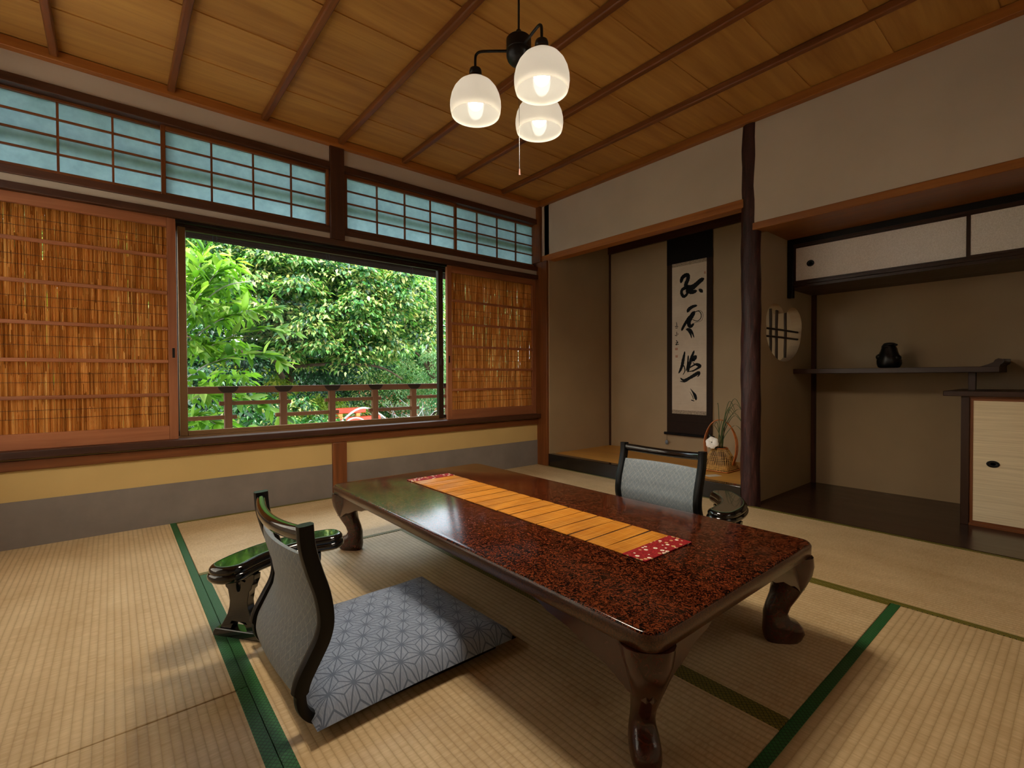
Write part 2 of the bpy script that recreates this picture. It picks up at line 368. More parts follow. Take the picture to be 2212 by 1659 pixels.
leafmat('leaf_dead', [(0.0, '#7d3a26'), (0.5, '#a8553a'), (1.0, '#c98a68')], 0.2, 0.03)

# ------------------------------------------------------------------ helpers: meshes and objects
ROOT = {}
class MB:
    def __init__(s): s.v = []; s.f = []
    def add(s, vs, fs):
        k = len(s.v); s.v += [tuple(p) for p in vs]; s.f += [tuple(i+k for i in f) for f in fs]; return s
    def box(s, x0, x1, y0, y1, z0, z1):
        return s.add([(x0,y0,z0),(x1,y0,z0),(x1,y1,z0),(x0,y1,z0),(x0,y0,z1),(x1,y0,z1),(x1,y1,z1),(x0,y1,z1)],
                     [(0,3,2,1),(4,5,6,7),(0,1,5,4),(1,2,6,5),(2,3,7,6),(3,0,4,7)])
    def plate(s, outer, holes, fn, a, b):
        """flat outline with holes given thickness; fn(u, v, w) -> 3D point, w from a to b"""
        loops = [outer]+list(holes); pts = [p for l in loops for p in l]
        tri = tessellate_polygon([[Vector((p[0], p[1], 0)) for p in l] for l in loops]); n = len(pts)
        vs = [fn(u, v, a) for u, v in pts]+[fn(u, v, b) for u, v in pts]
        fs = [t for t in tri]+[(t[2]+n, t[1]+n, t[0]+n) for t in tri]
        k = 0
        for l in loops:
            m = len(l)
            for i in range(m): j = (i+1) % m; fs.append((k+i, k+j, n+k+j, n+k+i))
            k += m
        return s.add(vs, fs)
    def tube(s, pts, rad, n=8, caps=True):
        pts = [Vector(p) for p in pts]; m = len(pts)
        if not hasattr(rad, '__len__'): rad = [rad]*m
        rings = []; up = None
        for i, p in enumerate(pts):
            t = (pts[min(i+1, m-1)]-pts[max(i-1, 0)]).normalized()
            if up is None: up = Vector((0, 0, 1)) if abs(t.z) < 0.9 else Vector((1, 0, 0))
            side = t.cross(up).normalized(); up = side.cross(t).normalized()
            rings.append([p+(side*math.cos(2*PI*k/n)+up*math.sin(2*PI*k/n))*rad[i] for k in range(n)])
        fs = [(i*n+k, i*n+(k+1) % n, (i+1)*n+(k+1) % n, (i+1)*n+k) for i in range(m-1) for k in range(n)]
        if caps: fs += [tuple(range(n-1, -1, -1)), tuple((m-1)*n+k for k in range(n))]
        return s.add([q for r in rings for q in r], fs)
    def lathe(s, prof, c=(0, 0, 0), n=32, cap0=True, cap1=True, fn=None):
        vs = []; m = len(prof)
        for r, z in prof:
            for k in range(n):
                a = 2*PI*k/n; q = fn(r, z, a) if fn else (r*math.cos(a), r*math.sin(a), z)
                vs.append((c[0]+q[0], c[1]+q[1], c[2]+q[2]))
        fs = [(i*n+k, i*n+(k+1) % n, (i+1)*n+(k+1) % n, (i+1)*n+k) for i in range(m-1) for k in range(n)]
        if cap0: fs.append(tuple(range(n-1, -1, -1)))
        if cap1: fs.append(tuple((m-1)*n+k for k in range(n)))
        return s.add(vs, fs)
    def rings(s, rings, cap0=True, cap1=True):
        n = len(rings[0]); m = len(rings)
        fs = [(i*n+k, i*n+(k+1) % n, (i+1)*n+(k+1) % n, (i+1)*n+k) for i in range(m-1) for k in range(n)]
        if cap0: fs.append(tuple(range(n-1, -1, -1)))
        if cap1: fs.append(tuple((m-1)*n+k for k in range(n)))
        return s.add([p for r in rings for p in r], fs)
    def grid(s, fn, nu, nv):
        vs = [fn(i/nu, j/nv) for j in range(nv+1) for i in range(nu+1)]
        return s.add(vs, [(j*(nu+1)+i, j*(nu+1)+i+1, (j+1)*(nu+1)+i+1, (j+1)*(nu+1)+i) for j in range(nv) for i in range(nu)])
    def build(s, name, mat, parent=None, smooth=False, bevel=0.0, segs=2, kind=None, label=None, ang=40, world=True):
        me = bpy.data.meshes.new(name); vs = s.v
        if parent is not None and world:
            o0 = ROOT.get(parent.name, (0, 0, 0)); vs = [(a-o0[0], b-o0[1], c-o0[2]) for a, b, c in vs]
        me.from_pydata(vs, [], s.f)
        bm = bmesh.new(); bm.from_mesh(me); bmesh.ops.recalc_face_normals(bm, faces=bm.faces); bm.to_mesh(me); bm.free()
        me.materials.append(MATS[mat])
        if smooth or bevel:
            me.shade_smooth(); me.set_sharp_from_angle(angle=math.radians(ang))
        ob = bpy.data.objects.new(name, me); COL.objects.link(ob)
        if bevel:
            md = ob.modifiers.new('bevel', 'BEVEL'); md.width = bevel; md.segments = segs; md.limit_method = 'ANGLE'; md.angle_limit = math.radians(40); md.harden_normals = False
        if parent is not None:
            ob.parent = parent; ROOT[ob.name] = ROOT.get(parent.name, (0, 0, 0))
        else: ROOT[ob.name] = (0, 0, 0)
        if kind: ob['kind'] = kind
        if label: ob['label'] = label
        return ob

def tag(o, label, cat, group=None, kind=None):
    o['label'] = label; o['category'] = cat
    if group: o['group'] = group
    if kind: o['kind'] = kind
    return o
def root(name, loc, label, cat, group=None, kind=None, rz=0.0):
    o = bpy.data.objects.new(name, None); COL.objects.link(o); o.location = loc; o.rotation_euler[2] = rz
    o.empty_display_size = 0.1
    ROOT[o.name] = tuple(loc); return tag(o, label, cat, group, kind)
def box(name, mat, parent, x0, x1, y0, y1, z0, z1, bevel=0.0, **kw):
    return MB().box(x0, x1, y0, y1, z0, z1).build(name, mat, parent, bevel=bevel, **kw)
def struct(name, mat, x0, x1, y0, y1, z0, z1, label, cat, bevel=0.0):
    return tag(box(name, mat, None, x0, x1, y0, y1, z0, z1, bevel), label, cat, None, 'structure')
def copy_tree(o, parent=None):
    c = o.copy(); COL.objects.link(c); c.parent = parent; ROOT[c.name] = ROOT.get(o.name, (0, 0, 0))
    for ch in list(o.children): copy_tree(ch, c)
    return c
def catmull(pts, k=8):
    P = [Vector(p) for p in pts]; out = []
    for i in range(len(P)-1):
        p0 = P[max(i-1, 0)]; p1 = P[i]; p2 = P[i+1]; p3 = P[min(i+2, len(P)-1)]
        for j in range(k):
            t = j/k
            out.append(0.5*((2*p1)+(p2-p0)*t+(2*p0-5*p1+4*p2-p3)*t*t+(3*p1-p0-3*p2+p3)*t**3))
    return out+[P[-1]]

# ------------------------------------------------------------------ room dimensions (metres)
SIDE_Y0, SIDE_Y1 = 1.75, 3.25           # ends of the added fill-light window in the wall facing the alcove
W, R, C = 3.372, 3.136, 2.483          # window wall (y), alcove wall (x), ceiling
XL, YB = -0.685, -0.48                 # walls behind the camera
def wp(x, z, d):                       # a point measured on the window wall, carried to a plane d behind it
    k = (W+d)/W; return x*k, CAM_H+(z-CAM_H)*k

# ------------------------------------------------------------------ floor with its eight straw mats
floor = struct('floor', 'black_wood', XL-0.1, R+0.05, YB-0.1, W+0.1, -0.12, -0.05, 'board floor under the straw mats', 'floor')
def mat(x0, x1, y0, y1, colA, colB):
    g = 0.0012; cx, cy_ = (x0+x1)/2, (y0+y1)/2
    lx, ly = (x1-x0)-2*g, (y1-y0)-2*g
    rot = ly > lx; L, Wd = (ly, lx) if rot else (lx, ly); b = 0.028
    o = MB().box(-L/2, L/2, -Wd/2, Wd/2, -0.048, 0.0).build('tatami_mat', 'tatami', floor, bevel=0.003, world=False)
    o.location = (cx, cy_, 0)
    if rot: o.rotation_euler[2] = PI/2
    for sgn, cl in ((-1, colA), (1, colB)):
        y_in, y_out = sgn*(Wd/2-b), sgn*(Wd/2+0.0004)
        MB().box(-L/2-0.0003, L/2+0.0003, min(y_in, y_out), max(y_in, y_out), -0.045, 0.0012).build('cloth_border', cl, o, bevel=0.001, world=False)
    return o
xa, xb, xc = 0.270, 1.225, 2.181; yw, y1_, y2_ = W, 2.400, 0.460
G, O = 'border_green', 'border_sheen'
# for mats turned by 90 degrees local +y points to world -x
mat(XL, xa, 1.450, yw, G, G); mat(XL, xa, YB, 1.450, G, G)
mat(xa, xc, y1_, yw, O, O)
mat(xa, xb, y2_, y1_, O, G); mat(xb, xc, y2_, y1_, O, O)
mat(xa, xc, YB, y2_, O, G)
mat(xc, R, 1.450, yw, O, O); mat(xc, R, YB, 1.450, O, O)

# ------------------------------------------------------------------ ceiling: lapped boards on battens
ceil = root('ceiling', (0, 0, C), 'brown wooden ceiling of lapped boards on battens', 'ceiling', kind='structure')
ys = [W+0.02, 2.975, 2.593, 2.200, 1.818, 1.430, 1.050, 0.668, 0.287, -0.095, YB-0.03]
for i in range(len(ys)-1):
    ya, yb_ = ys[i], ys[i+1]-0.012
    m = MB().add([(XL-0.05, ya, C+0.006), (R+0.02, ya, C+0.006), (R+0.02, yb_, C), (XL-0.05, yb_, C),
                  (XL-0.05, ya, C+0.013), (R+0.02, ya, C+0.013), (R+0.02, yb_, C+0.007), (XL-0.05, yb_, C+0.007)],
                 [(0,3,2,1),(4,5,6,7),(0,1,5,4),(1,2,6,5),(2,3,7,6),(3,0,4,7)])
    m.build('ceiling_board', 'ceilwood_X', ceil)
for k in range(7):
    x = -0.205+0.4795*k
    MB().box(x-0.017, x+0.017, YB, W-0.045, C-0.036, C+0.003).build('ceiling_batten', 'timber_Y', ceil, bevel=0.006)
struct('roof', 'roof_dark', XL-0.6, 4.6, YB-0.5, W+0.75, C+0.10, C+0.16, 'dark roof boards with eaves over the window', 'roof')
# cornice
struct('trim_1', 'lintel_X', XL, R, W-0.042, W+0.02, C-0.050, C+0.002, 'brown wooden cornice above the shoji transoms', 'trim', 0.003)
struct('trim_2', 'lintel_Y', R-0.042, R+0.02, YB, W-0.042, C-0.050, C+0.002, 'brown wooden cornice above the alcove wall', 'trim', 0.003)

# ------------------------------------------------------------------ window wall
wl = root('wall_left', (0, W, 0), 'plastered wall around the garden window', 'wall', kind='structure')
TH = 0.11
XE = R+0.02
box('wall_panel', 'plaster', wl, XL, XE, W, W+TH, 2.318, C+0.02)                        # below cornice
box('wall_panel', 'plaster', wl, XL, XE, W, W+TH, 1.785, 1.838)                        # between transoms and lintel rail
box('wall_panel', 'plaster_bounce', wl, XL, XE, W, W+TH, 0.22, 0.40)                       # under the sill
box('wall_panel', 'panel_grey', wl, XL, XE, W-0.004, W+TH, -0.05, 0.232, 0.001)         # grey skirting board
box('wall_panel', 'plaster_bounce', wl, XL, XE, W+0.005, W+TH, 0.39, 0.47)
box('wall_panel', 'plaster', wl, XL-0.6, XL, W, W+TH, -0.05, C+0.02)
box('wall_panel', 'plaster', wl, XE, XE+1.2, W, W+TH, -0.05, C+0.02)
def rail(n, z0, z1, d0, d1, m, label, x0=XL, x1=R-0.02, bevel=0.003):
    return struct(n, m, x0, x1, W+d0, W+d1, z0, z1, label, 'trim', bevel)
rail('trim_3', 2.276, 2.322, -0.016, TH, 'darktimber_X', 'dark rail along the top of the shoji transoms')
rail('trim_4', 1.836, 1.876, -0.016, TH, 'darktimber_X', 'dark rail along the foot of the shoji transoms')
rail('trim_5', 1.757, 1.795, -0.022, TH, 'darktimber_X', 'reddish lintel rail above the reed screens')
rail('trim_6', 0.447, 0.483, -0.055, TH+0.03, 'darktimber_X', 'broad reddish window sill board')
rail('trim_7', 0.384, 0.434, -0.018, 0.01, 'timber_X', 'brown rail below the window sill')
struct('trim_8', 'darktimber_Z', 1.169, 1.268, W-0.020, W+TH, 1.797, C, 'dark post between the shoji transoms', 'post', 0.004)
struct('trim_9', 'timber_Z', 1.168, 1.267, W-0.020, W+TH, -0.05, 0.383, 'short brown post under the window sill', 'post', 0.004)
struct('trim_10', 'darktimber_Z', -0.73, -0.66, W-0.020, W+TH, -0.05, C, 'dark post at the outer end of the window', 'post', 0.004)
struct('trim_11', 'timber_Z', 3.112, R+0.09, 3.236, W+TH, -0.05, 1.915, 'brown corner post between window and alcove', 'post', 0.004)
struct('trim_12', 'timber_Z', 3.104, R-0.002, 3.318, W+TH, 1.915, C, 'upper end of the brown corner post', 'post', 0.004)
struct('trim_13', 'black_wood', 0.289, 2.12, W+0.012, W+0.04, 1.742, 1.757, 'grooved track under the lintel rail', 'trim')

def transom(n, x0, x1, cols, label, front, st=0.022):
    d = 0.012 if front else 0.040
    def P(x, z): return wp(x, z, d)
    r = root(n, (x0, W+d, 1.876), label, 'window', 'shoji transoms', 'structure')
    zt, zb = 2.276, 1.874
    (X0, ZB), (X1, ZT) = P(x0, zb), P(x1, zt)
    t = 0.024
    fr = MB(); y0, y1 = W+d, W+d+t
    wd = 'timber_X'
    box('stile', 'timber_Z', r, X0, X0+st, y0, y1, ZB, ZT, 0.002); box('stile', 'timber_Z', r, X1-st, X1, y0, y1, ZB, ZT, 0.002)
    box('rail', wd, r, X0+st, X1-st, y0, y1, ZT-0.030, ZT, 0.002); box('rail', wd, r, X0+st, X1-st, y0, y1, ZB, ZB+0.020, 0.002)
    a0, a1, b0, b1 = X0+st, X1-st, ZB+0.020, ZT-0.030
    for i in range(1, cols):
        x = a0+(a1-a0)*i/cols; box('muntin', 'timber_Z', r, x-0.005, x+0.005, y0+0.004, y1-0.006, b0, b1)
    for j in range(1, 4):
        z = b0+(b1-b0)*j/4; box('muntin', 'timber_X', r, a0, a1, y0+0.005, y1-0.007, z-0.005, z+0.005)
    for i in range(cols):
        for j in range(4):
            box('pane', 'frosted_pane', r, a0+(a1-a0)*i/cols, a0+(a1-a0)*(i+1)/cols, y1-0.006, y1-0.004, b0+(b1-b0)*j/4, b0+(b1-b0)*(j+1)/4)
transom('window_2', -0.655, 0.255, 4, 'shoji transom above the wide reed screen', False)
transom('window_3', 0.226, 1.168, 4, 'shoji transom just before the dark post, above the open window', True)
transom('window_4', 1.272, 2.215, 4, 'shoji transom just past the dark post, above the open window', True)
transom('window_5', 2.185, 3.100, 4, 'shoji transom next to the alcove, above the narrow reed screen', False)
# outside the transoms: beam and lattice bars that show through the frosted panes
struct('trim_14', 'railwood_X', XL, R, W+0.13, W+0.17, 2.075, 2.110, 'outer rail behind the shoji transoms', 'trim')
bars = root('trim_15', (2.3, W+0.14, 1.85), 'upright lattice bars outside the shoji transom next to the alcove', 'lattice', kind='structure')
for i in range(9):
    x = 2.30+0.105*i; box('lattice_bar', 'railwood_Z', bars, x, x+0.022, W+0.125, W+0.15, 1.84, 2.32)
for i in range(5):
    x = -0.52+0.19*i; box('lattice_bar', 'railwood_Z', bars, x, x+0.03, W+0.145, W+0.17, 1.84, 2.32)

# reed screens (sliding)
def reed_door(n, x0, x1, label, handle_x):
    d = 0.012
    r = root(n, ((x0+x1)/2, W+d, 0.483), label, 'screen', 'sliding reed screens', 'structure')
    y0, y1 = W+d, W+d+0.030; st = 0.043
    zt, zb = 1.757, 0.483
    box('stile', 'reddoor_Z', r, x0, x0+st, y0, y1, zb, zt, 0.002); box('stile', 'reddoor_Z', r, x1-st, x1, y0, y1, zb, zt, 0.002)
    box('rail', 'reddoor_X', r, x0+st, x1-st, y0, y1, 1.703, zt, 0.002); box('rail', 'reddoor_X', r, x0+st, x1-st, y0, y1, zb, 0.562, 0.002)
    zs = [1.5315, 1.325, 1.1195, 0.9315, 0.741] if x0 < 1 else [1.472, 1.281, 1.092, 0.9005, 0.7275]
    for z in zs: box('rung', 'reddoor_X', r, x0+st, x1-st, y0-0.002, y0+0.015, z-0.0095, z+0.0095, 0.003)
    # reeds: real slender stalks, two staggered layers of short lengths
    m = MB(); rnd = []; rr = random.Random(int(x0*100)+500)
    for layer, (ly, miss) in enumerate(((0.0215, 0.025), (0.0262, 0.06))):
        x = x0+st-0.001-0.002*layer
        while x < x1-st+0.001:
            wdt = rr.uniform(0.0028, 0.0046); z = 0.545
            while z < 1.72:
                L = rr.uniform(0.05, 0.40); za, zb2 = z, min(1.72, z+L); z = zb2
                if rr.random() < miss: continue
                yy = W+d+ly+rr.uniform(-0.0010, 0.0010)
                dx0, dx1 = rr.uniform(-0.0007, 0.0007), rr.uniform(-0.0007, 0.0007); h = wdt/2*rr.uniform(0.95, 1.2); c = x+wdt/2
                m.add([(c-h+dx0, yy, za), (c+dx0, yy-h*1.2, za), (c+h+dx0, yy, za), (c-h+dx1, yy, zb2), (c+dx1, yy-h*1.2, zb2), (c+h+dx1, yy, zb2)],
                      [(0, 1, 4, 3), (1, 2, 5, 4)])
                rnd += [rr.random()]*6
            x += wdt
    o = m.build('reed_panel', 'reed', r, kind='stuff')
    at = o.data.attributes.new('rnd', 'FLOAT', 'POINT'); at.data.foreach_set('value', rnd)
    zz = [1.70]+zs+[0.562]
    for a, b in zip(zz[:-1], zz[1:]):
        for q in (0.36, 0.60):
            z = a+(b-a)*q; MB().box(x0+st, x1-st, W+d+0.0160, W+d+0.0176, z-0.0009, z+0.0009).build('binding_thread', 'bamboo_dark', r)
    hx = handle_x
    MB().plate([(hx+0.006*sx, 0.982+dz) for sx, dz in ((-1, -0.028), (1, -0.028), (1, 0.028), (-1, 0.028))], [], lambda u, v, w: (u, w, v), y0-0.0015, y0+0.004).build('finger_pull', 'black_wood', r)
reed_door('door_1', -0.660, 0.291, 'wide sliding reed screen beside the garden window', 0.272)
reed_door('door_2', 2.124, 3.112, 'narrow-looking sliding reed screen next to the alcove post', 2.140)

# aluminium window with two sashes
win = root('window_1', (1.2, W+0.07, 0.49), 'large sliding garden window in a bronze metal frame', 'window', kind='structure')
yw0 = W+0.065
box('frame_head', 'bronze_dark', win, -0.70, 3.13, yw0-0.008, yw0+0.075, 1.735, 1.790)
box('frame_track', 'bronze_dark', win, -0.70, 3.13, yw0+0.010, yw0+0.016, 1.728, 1.736); box('frame_track', 'bronze_dark', win, -0.70, 3.13, yw0+0.042, yw0+0.048, 1.728, 1.736)
box('frame_sill', 'bronze_alu', win, -0.70, 3.13, yw0-0.004, yw0+0.075, 0.468, 0.492)
def sash(x0, x1, y, m):
    s = MB().box(x0, x0+0.040, y, y+0.024, 0.492, 1.734).build('sash_stile', m, win, bevel=0.003)
    box('sash_stile', 'bronze_dark', win, x1-0.046, x1, y, y+0.024, 0.492, 1.734, 0.003)
    box('sash_rail', m, win, x0+0.04, x1-0.046, y, y+0.024, 0.492, 0.520, 0.002); box('sash_rail', 'bronze_dark', win, x0+0.04, x1-0.046, y, y+0.024, 1.714, 1.736, 0.002)
    box('pane', 'clear_pane', win, x0+0.038, x1-0.044, y+0.010, y+0.014, 0.518, 1.716)
sash(0.303, 2.120, yw0+0.004, 'bronze_alu')
sash(2.085, 3.10, yw0+0.036, 'bronze_dark')
sash(-0.68, 0.345, yw0+0.036, 'bronze_dark')
box('sash_latch', 'bronze_dark', win, 2.088, 2.118, yw0-0.004, yw0+0.006, 0.93, 0.99, 0.003)

# ------------------------------------------------------------------ alcove wall (right)
wr = root('wall_right', (R, 1.4, 0), 'plastered wall with tokonoma and shelf alcove', 'wall', kind='structure')
TX, TYL, TYR, TF = 4.02, 3.228, 1.455, 0.112          # tokonoma back, left, right, floor height
AX, AY, AZ = 4.19, 1.385, 1.795                        # shelf alcove back, side wall, ceiling
box('wall_panel', 'plaster', wr, R, R+0.07, TYR-0.03, 3.318, 1.965, C+0.02)            # above the tokonoma
box('wall_panel', 'plaster', wr, R, R+0.07, YB, AY-0.004, 1.80, C+0.02)                 # above the shelves
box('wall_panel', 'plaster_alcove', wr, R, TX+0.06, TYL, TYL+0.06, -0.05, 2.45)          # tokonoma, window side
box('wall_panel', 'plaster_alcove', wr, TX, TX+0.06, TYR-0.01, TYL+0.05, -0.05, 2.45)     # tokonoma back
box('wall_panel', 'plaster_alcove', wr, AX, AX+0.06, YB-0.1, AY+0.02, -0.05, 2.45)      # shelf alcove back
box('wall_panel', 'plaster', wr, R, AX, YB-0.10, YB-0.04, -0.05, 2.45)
# side wall with the cloud-shaped opening
def lobes():
    pts = []
    def arc(cx, cz, rx, rz, a0, a1, n):
        for i in range(n+1):
            a = math.radians(a0+(a1-a0)*i/n); pts.append((cx+rx*math.cos(a), cz+rz*math.sin(a)))
    arc(3.515, 1.20, 0.162, 0.130, 200, 35, 14)      # left lobe over the top
    arc(3.820, 1.20, 0.155, 0.130, 140, -15, 14)     # right lobe
    arc(3.655, 1.155, 0.305, 0.222, -12, -168, 22)   # round lower edge
    return pts
hole = lobes()
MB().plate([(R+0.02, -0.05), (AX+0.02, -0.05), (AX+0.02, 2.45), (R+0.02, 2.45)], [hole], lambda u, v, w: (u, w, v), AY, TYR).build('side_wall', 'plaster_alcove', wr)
for x, (z0, z1) in ((3.527, (0.95, 1.30)), (3.625, (0.935, 1.30)), (3.776, (0.965, 1.32))):
    MB().tube([(x+random.uniform(-.004, .004), AY+0.040, z0+(z1-z0)*i/6) for i in range(7)], [0.0095+0.001*(i % 2) for i in range(7)], 8).build('lattice_bar', 'bamboo_dark', wr, smooth=True)
for z in (1.157, 1.104):
    MB().tube([(3.352, AY+0.022, z), (3.66, AY+0.022, z+0.002), (3.955, AY+0.022, z)], 0.0075, 8).build('lattice_bar', 'bamboo_dark', wr, smooth=True)

struct('trim_16', 'lintel_Y', R-0.006, R+0.085, TYR-0.03, 3.322, 1.916, 1.972, 'brown drop lintel across the tokonoma', 'lintel', 0.004)
struct('trim_17', 'lintel_Y', R-0.008, R+0.10, YB, AY+0.02, 1.757, 1.802, 'brown lintel across the shelf alcove', 'lintel', 0.004)
struct('trim_18', 'lintel_Y', R+0.10, AX, YB, AY+0.03, AZ, AZ+0.03, 'dark boarded soffit of the shelf alcove', 'soffit')
struct('trim_19', 'darktimber_Y', R+0.07, TX+0.02, TYR-0.02, TYL+0.02, 2.20, 2.23, 'dark boarded soffit of the tokonoma', 'soffit')
struct('trim_20', 'darktimber_Y', TX-0.03, TX+0.01, TYR-0.01, TYL+0.01, 2.105, 2.20, 'dark picture rail at the top of the tokonoma', 'trim')
struct('trim_21', 'black_lacquer', R-0.008, R+0.06, TYR-0.01, 3.262, -0.03, TF+0.002, 'black lacquered step beam of the tokonoma', 'beam', 0.004)
struct('floor_alcove', 'alcovefloor_Y', R+0.055, TX+0.01, TYR-0.01, TYL+0.01, 0.05, TF, 'pale straw-coloured raised floor of the tokonoma', 'floor')
struct('floor_boards', 'blackboard_Y', R-0.002, AX+0.02, YB, AY+0.02, -0.06, 0.004, 'dark polished floor board of the shelf alcove', 'floor')
struct('trim_22', 'darktimber_Z', TX-0.016, TX+0.01, TYL-0.016, TYL+0.01, TF, 2.2, 'slim dark corner strip in the tokonoma', 'trim')
struct('trim_23', 'darktimber_Z', AX-0.022, AX+0.01, AY-0.030, AY+0.01, 0.0, 1.46, 'slim dark corner post in the shelf alcove', 'post', 0.002)
# round bark post
m = MB(); rg = []
for i in range(40):
    z = -0.03+(C+0.03)*i/39; rg.append([(3.178+(0.0575+0.0022*math.sin(3*a+z*9)+0.0018*math.sin(7*a-z*23)+random.uniform(-.0007, .0007))*math.cos(a), 1.4055+(0.0575+0.0022*math.sin(3*a+z*9)+0.0018*math.sin(7*a-z*23))*math.sin(a), z) for a in [2*PI*k/40 for k in range(40)]])
tag(m.rings(rg).build('trim_24', 'bark_post', None, smooth=True), 'round dark bark-covered post beside the tokonoma', 'post', None, 'structure')

# walls behind the camera: plaster around unseen paper windows added to fill the room with light
wbk = root('wall_back', (0, YB, 0), 'plastered wall facing the garden window', 'wall', kind='structure')
wsd = root('wall_side', (XL, 0, 0), 'plastered wall facing the alcove', 'wall', kind='structure')
def shoji(n, parent_wall, a0, a1, z0, z1, alongx, base, label):
    """paper screens added for fill light, set in a wall plane; a runs along the wall"""
    def B(name, m, par, p0, p1, q0, q1, d0, d1):
        if alongx: return box(name, m, par, p0, p1, base-d1, base-d0, q0, q1)
        return box(name, m, par, base-d1, base-d0, p0, p1, q0, q1)
    r = root(n, (a0, base, z0) if alongx else (base, a0, z0), label, 'window', kind='structure')
    ns = max(1, round((a1-a0)/0.95)); g = 'X' if alongx else 'Y'
    for s_ in range(ns):
        p0 = a0+(a1-a0)*s_/ns; p1 = a0+(a1-a0)*(s_+1)/ns
        B('stile', 'timber_Z', r, p0, p0+0.03, z0, z1, 0, 0.03); B('stile', 'timber_Z', r, p1-0.03, p1, z0, z1, 0, 0.03)
        B('rail', 'timber_'+g, r, p0+0.03, p1-0.03, z1-0.04, z1, 0, 0.03); B('rail', 'timber_'+g, r, p0+0.03, p1-0.03, z0, z0+0.08, 0, 0.03)
        for i_ in range(1, 4): q = p0+0.03+(p1-p0-0.06)*i_/4; B('muntin', 'timber_Z', r, q-0.004, q+0.004, z0+0.08, z1-0.04, 0.004, 0.018)
        for j_ in range(1, 6): q = z0+0.08+(z1-z0-0.12)*j_/6; B('muntin', 'timber_'+g, r, p0+0.03, p1-0.03, q-0.004, q+0.004, 0.004, 0.018)
        B('pane', 'fill_window_paper', r, p0+0.03, p1-0.03, z0+0.08, z1-0.04, 0.018, 0.020)
SZ0, SZ1 = 0.40, 2.28
box('wall_panel', 'plaster', wsd, XL-0.06, XL, YB-0.06, W, SZ1, C+0.02); box('wall_panel', 'plaster', wsd, XL-0.06, XL, YB-0.06, W, -0.05, SZ0)
box('wall_panel', 'plaster', wsd, XL-0.06, XL, YB-0.06, SIDE_Y0, SZ0, SZ1); box('wall_panel', 'plaster', wsd, XL-0.06, XL, SIDE_Y1, W, SZ0, SZ1)
shoji('fill_window_6', wsd, SIDE_Y0, SIDE_Y1, SZ0, SZ1, False, XL, 'unseen paper window added to light the room, in the wall facing the alcove')
BX0, BX1, BZ0, BZ1 = 1.30, 2.25, 1.25, 2.00  # opening for the unseen window added to brighten the room from behind
box('wall_panel', 'plaster', wbk, XL-0.06, AX, YB-0.06, YB, BZ1, C+0.02); box('wall_panel', 'plaster', wbk, XL-0.06, AX, YB-0.06, YB, -0.05, BZ0)
box('wall_panel', 'plaster', wbk, XL-0.06, BX0, YB-0.06, YB, BZ0, BZ1); box('wall_panel', 'plaster', wbk, BX1, AX, YB-0.06, YB, BZ0, BZ1)
shoji('fill_window_7', wbk, BX0, BX1, BZ0, BZ1, True, YB, 'unseen paper window added to light the room, in the wall facing the garden window')

# ------------------------------------------------------------------ shelf alcove fittings
oc = root('overhead_cabinet', (3.71, 0.9, 1.46), 'wall cabinet with speckled white sliding doors at the top of the shelf alcove', 'cabinet')
CX = 3.71; YE = YB
box('end_post', 'black_wood', oc, CX-0.012, CX+0.030, AY-0.036, AY-0.001, 1.384, AZ-0.001, 0.002)
box('top_rail', 'black_wood', oc, CX-0.008, CX+0.022, YE, AY-0.036, 1.755, AZ-0.001)
box('top_rail', 'shelfwood_Y', oc, CX-0.002, CX+0.03, YE, AY-0.036, 1.742, 1.756)
box('bottom_rail', 'shelfwood_Y', oc, CX-0.008, CX+0.03, YE, AY-0.036, 1.470, 1.490, 0.002)
box('bottom_board', 'shelfwood_Y', oc, CX+0.005, AX-0.001, YE, AY-0.001, 1.452, 1.471)
def sliding(parent, x, y0, y1, z0, z1, face, fw, hy, hz, hr, frame='shelfwood'):
    d = MB().box(x, x+0.012, y0+fw, y1-fw, z0+fw, z1-fw).build('door', face, parent)
    box('door_frame', frame+'_Z', d, x-0.003, x+0.014, y0, y0+fw, z0, z1); box('door_frame', frame+'_Z', d, x-0.003, x+0.014, y1-fw, y1, z0, z1)
    box('door_frame', frame+'_Y', d, x-0.003, x+0.014, y0+fw, y1-fw, z0, z0+fw); box('door_frame', frame+'_Y', d, x-0.003, x+0.014, y0+fw, y1-fw, z1-fw, z1)
    if hy is not None:
        ry, rz = hr; ring = lambda k, xx: [(xx, hy+ry*k*math.cos(a), hz+rz*k*math.sin(a)) for a in [2*PI*i/28 for i in range(28)]]
        MB().rings([ring(1, x+0.001), ring(1, x-0.003), ring(0.82, x-0.0035), ring(0.74, x-0.0005), ring(0.4, x+0.0)]).build('handle', 'iron_black', d, smooth=True)
sliding(oc, CX+0.014, 0.443, AY-0.037, 1.490, 1.742, 'fusuma_speckle', 0.012, 1.244, 1.611, (0.0235, 0.022))
sliding(oc, CX-0.002, YE+0.02, 0.449, 1.490, 1.742, 'fusuma_speckle', 0.014, None, 0, None)

ws = root('wall_shelf', (3.98, 0.86, 0.85), 'dark staggered shelf board in the shelf alcove', 'shelf')
box('shelf_board', 'shelfwood_Y', ws, 3.812, AX-0.001, 0.325, AY-0.001, 0.848, 0.881, 0.002)
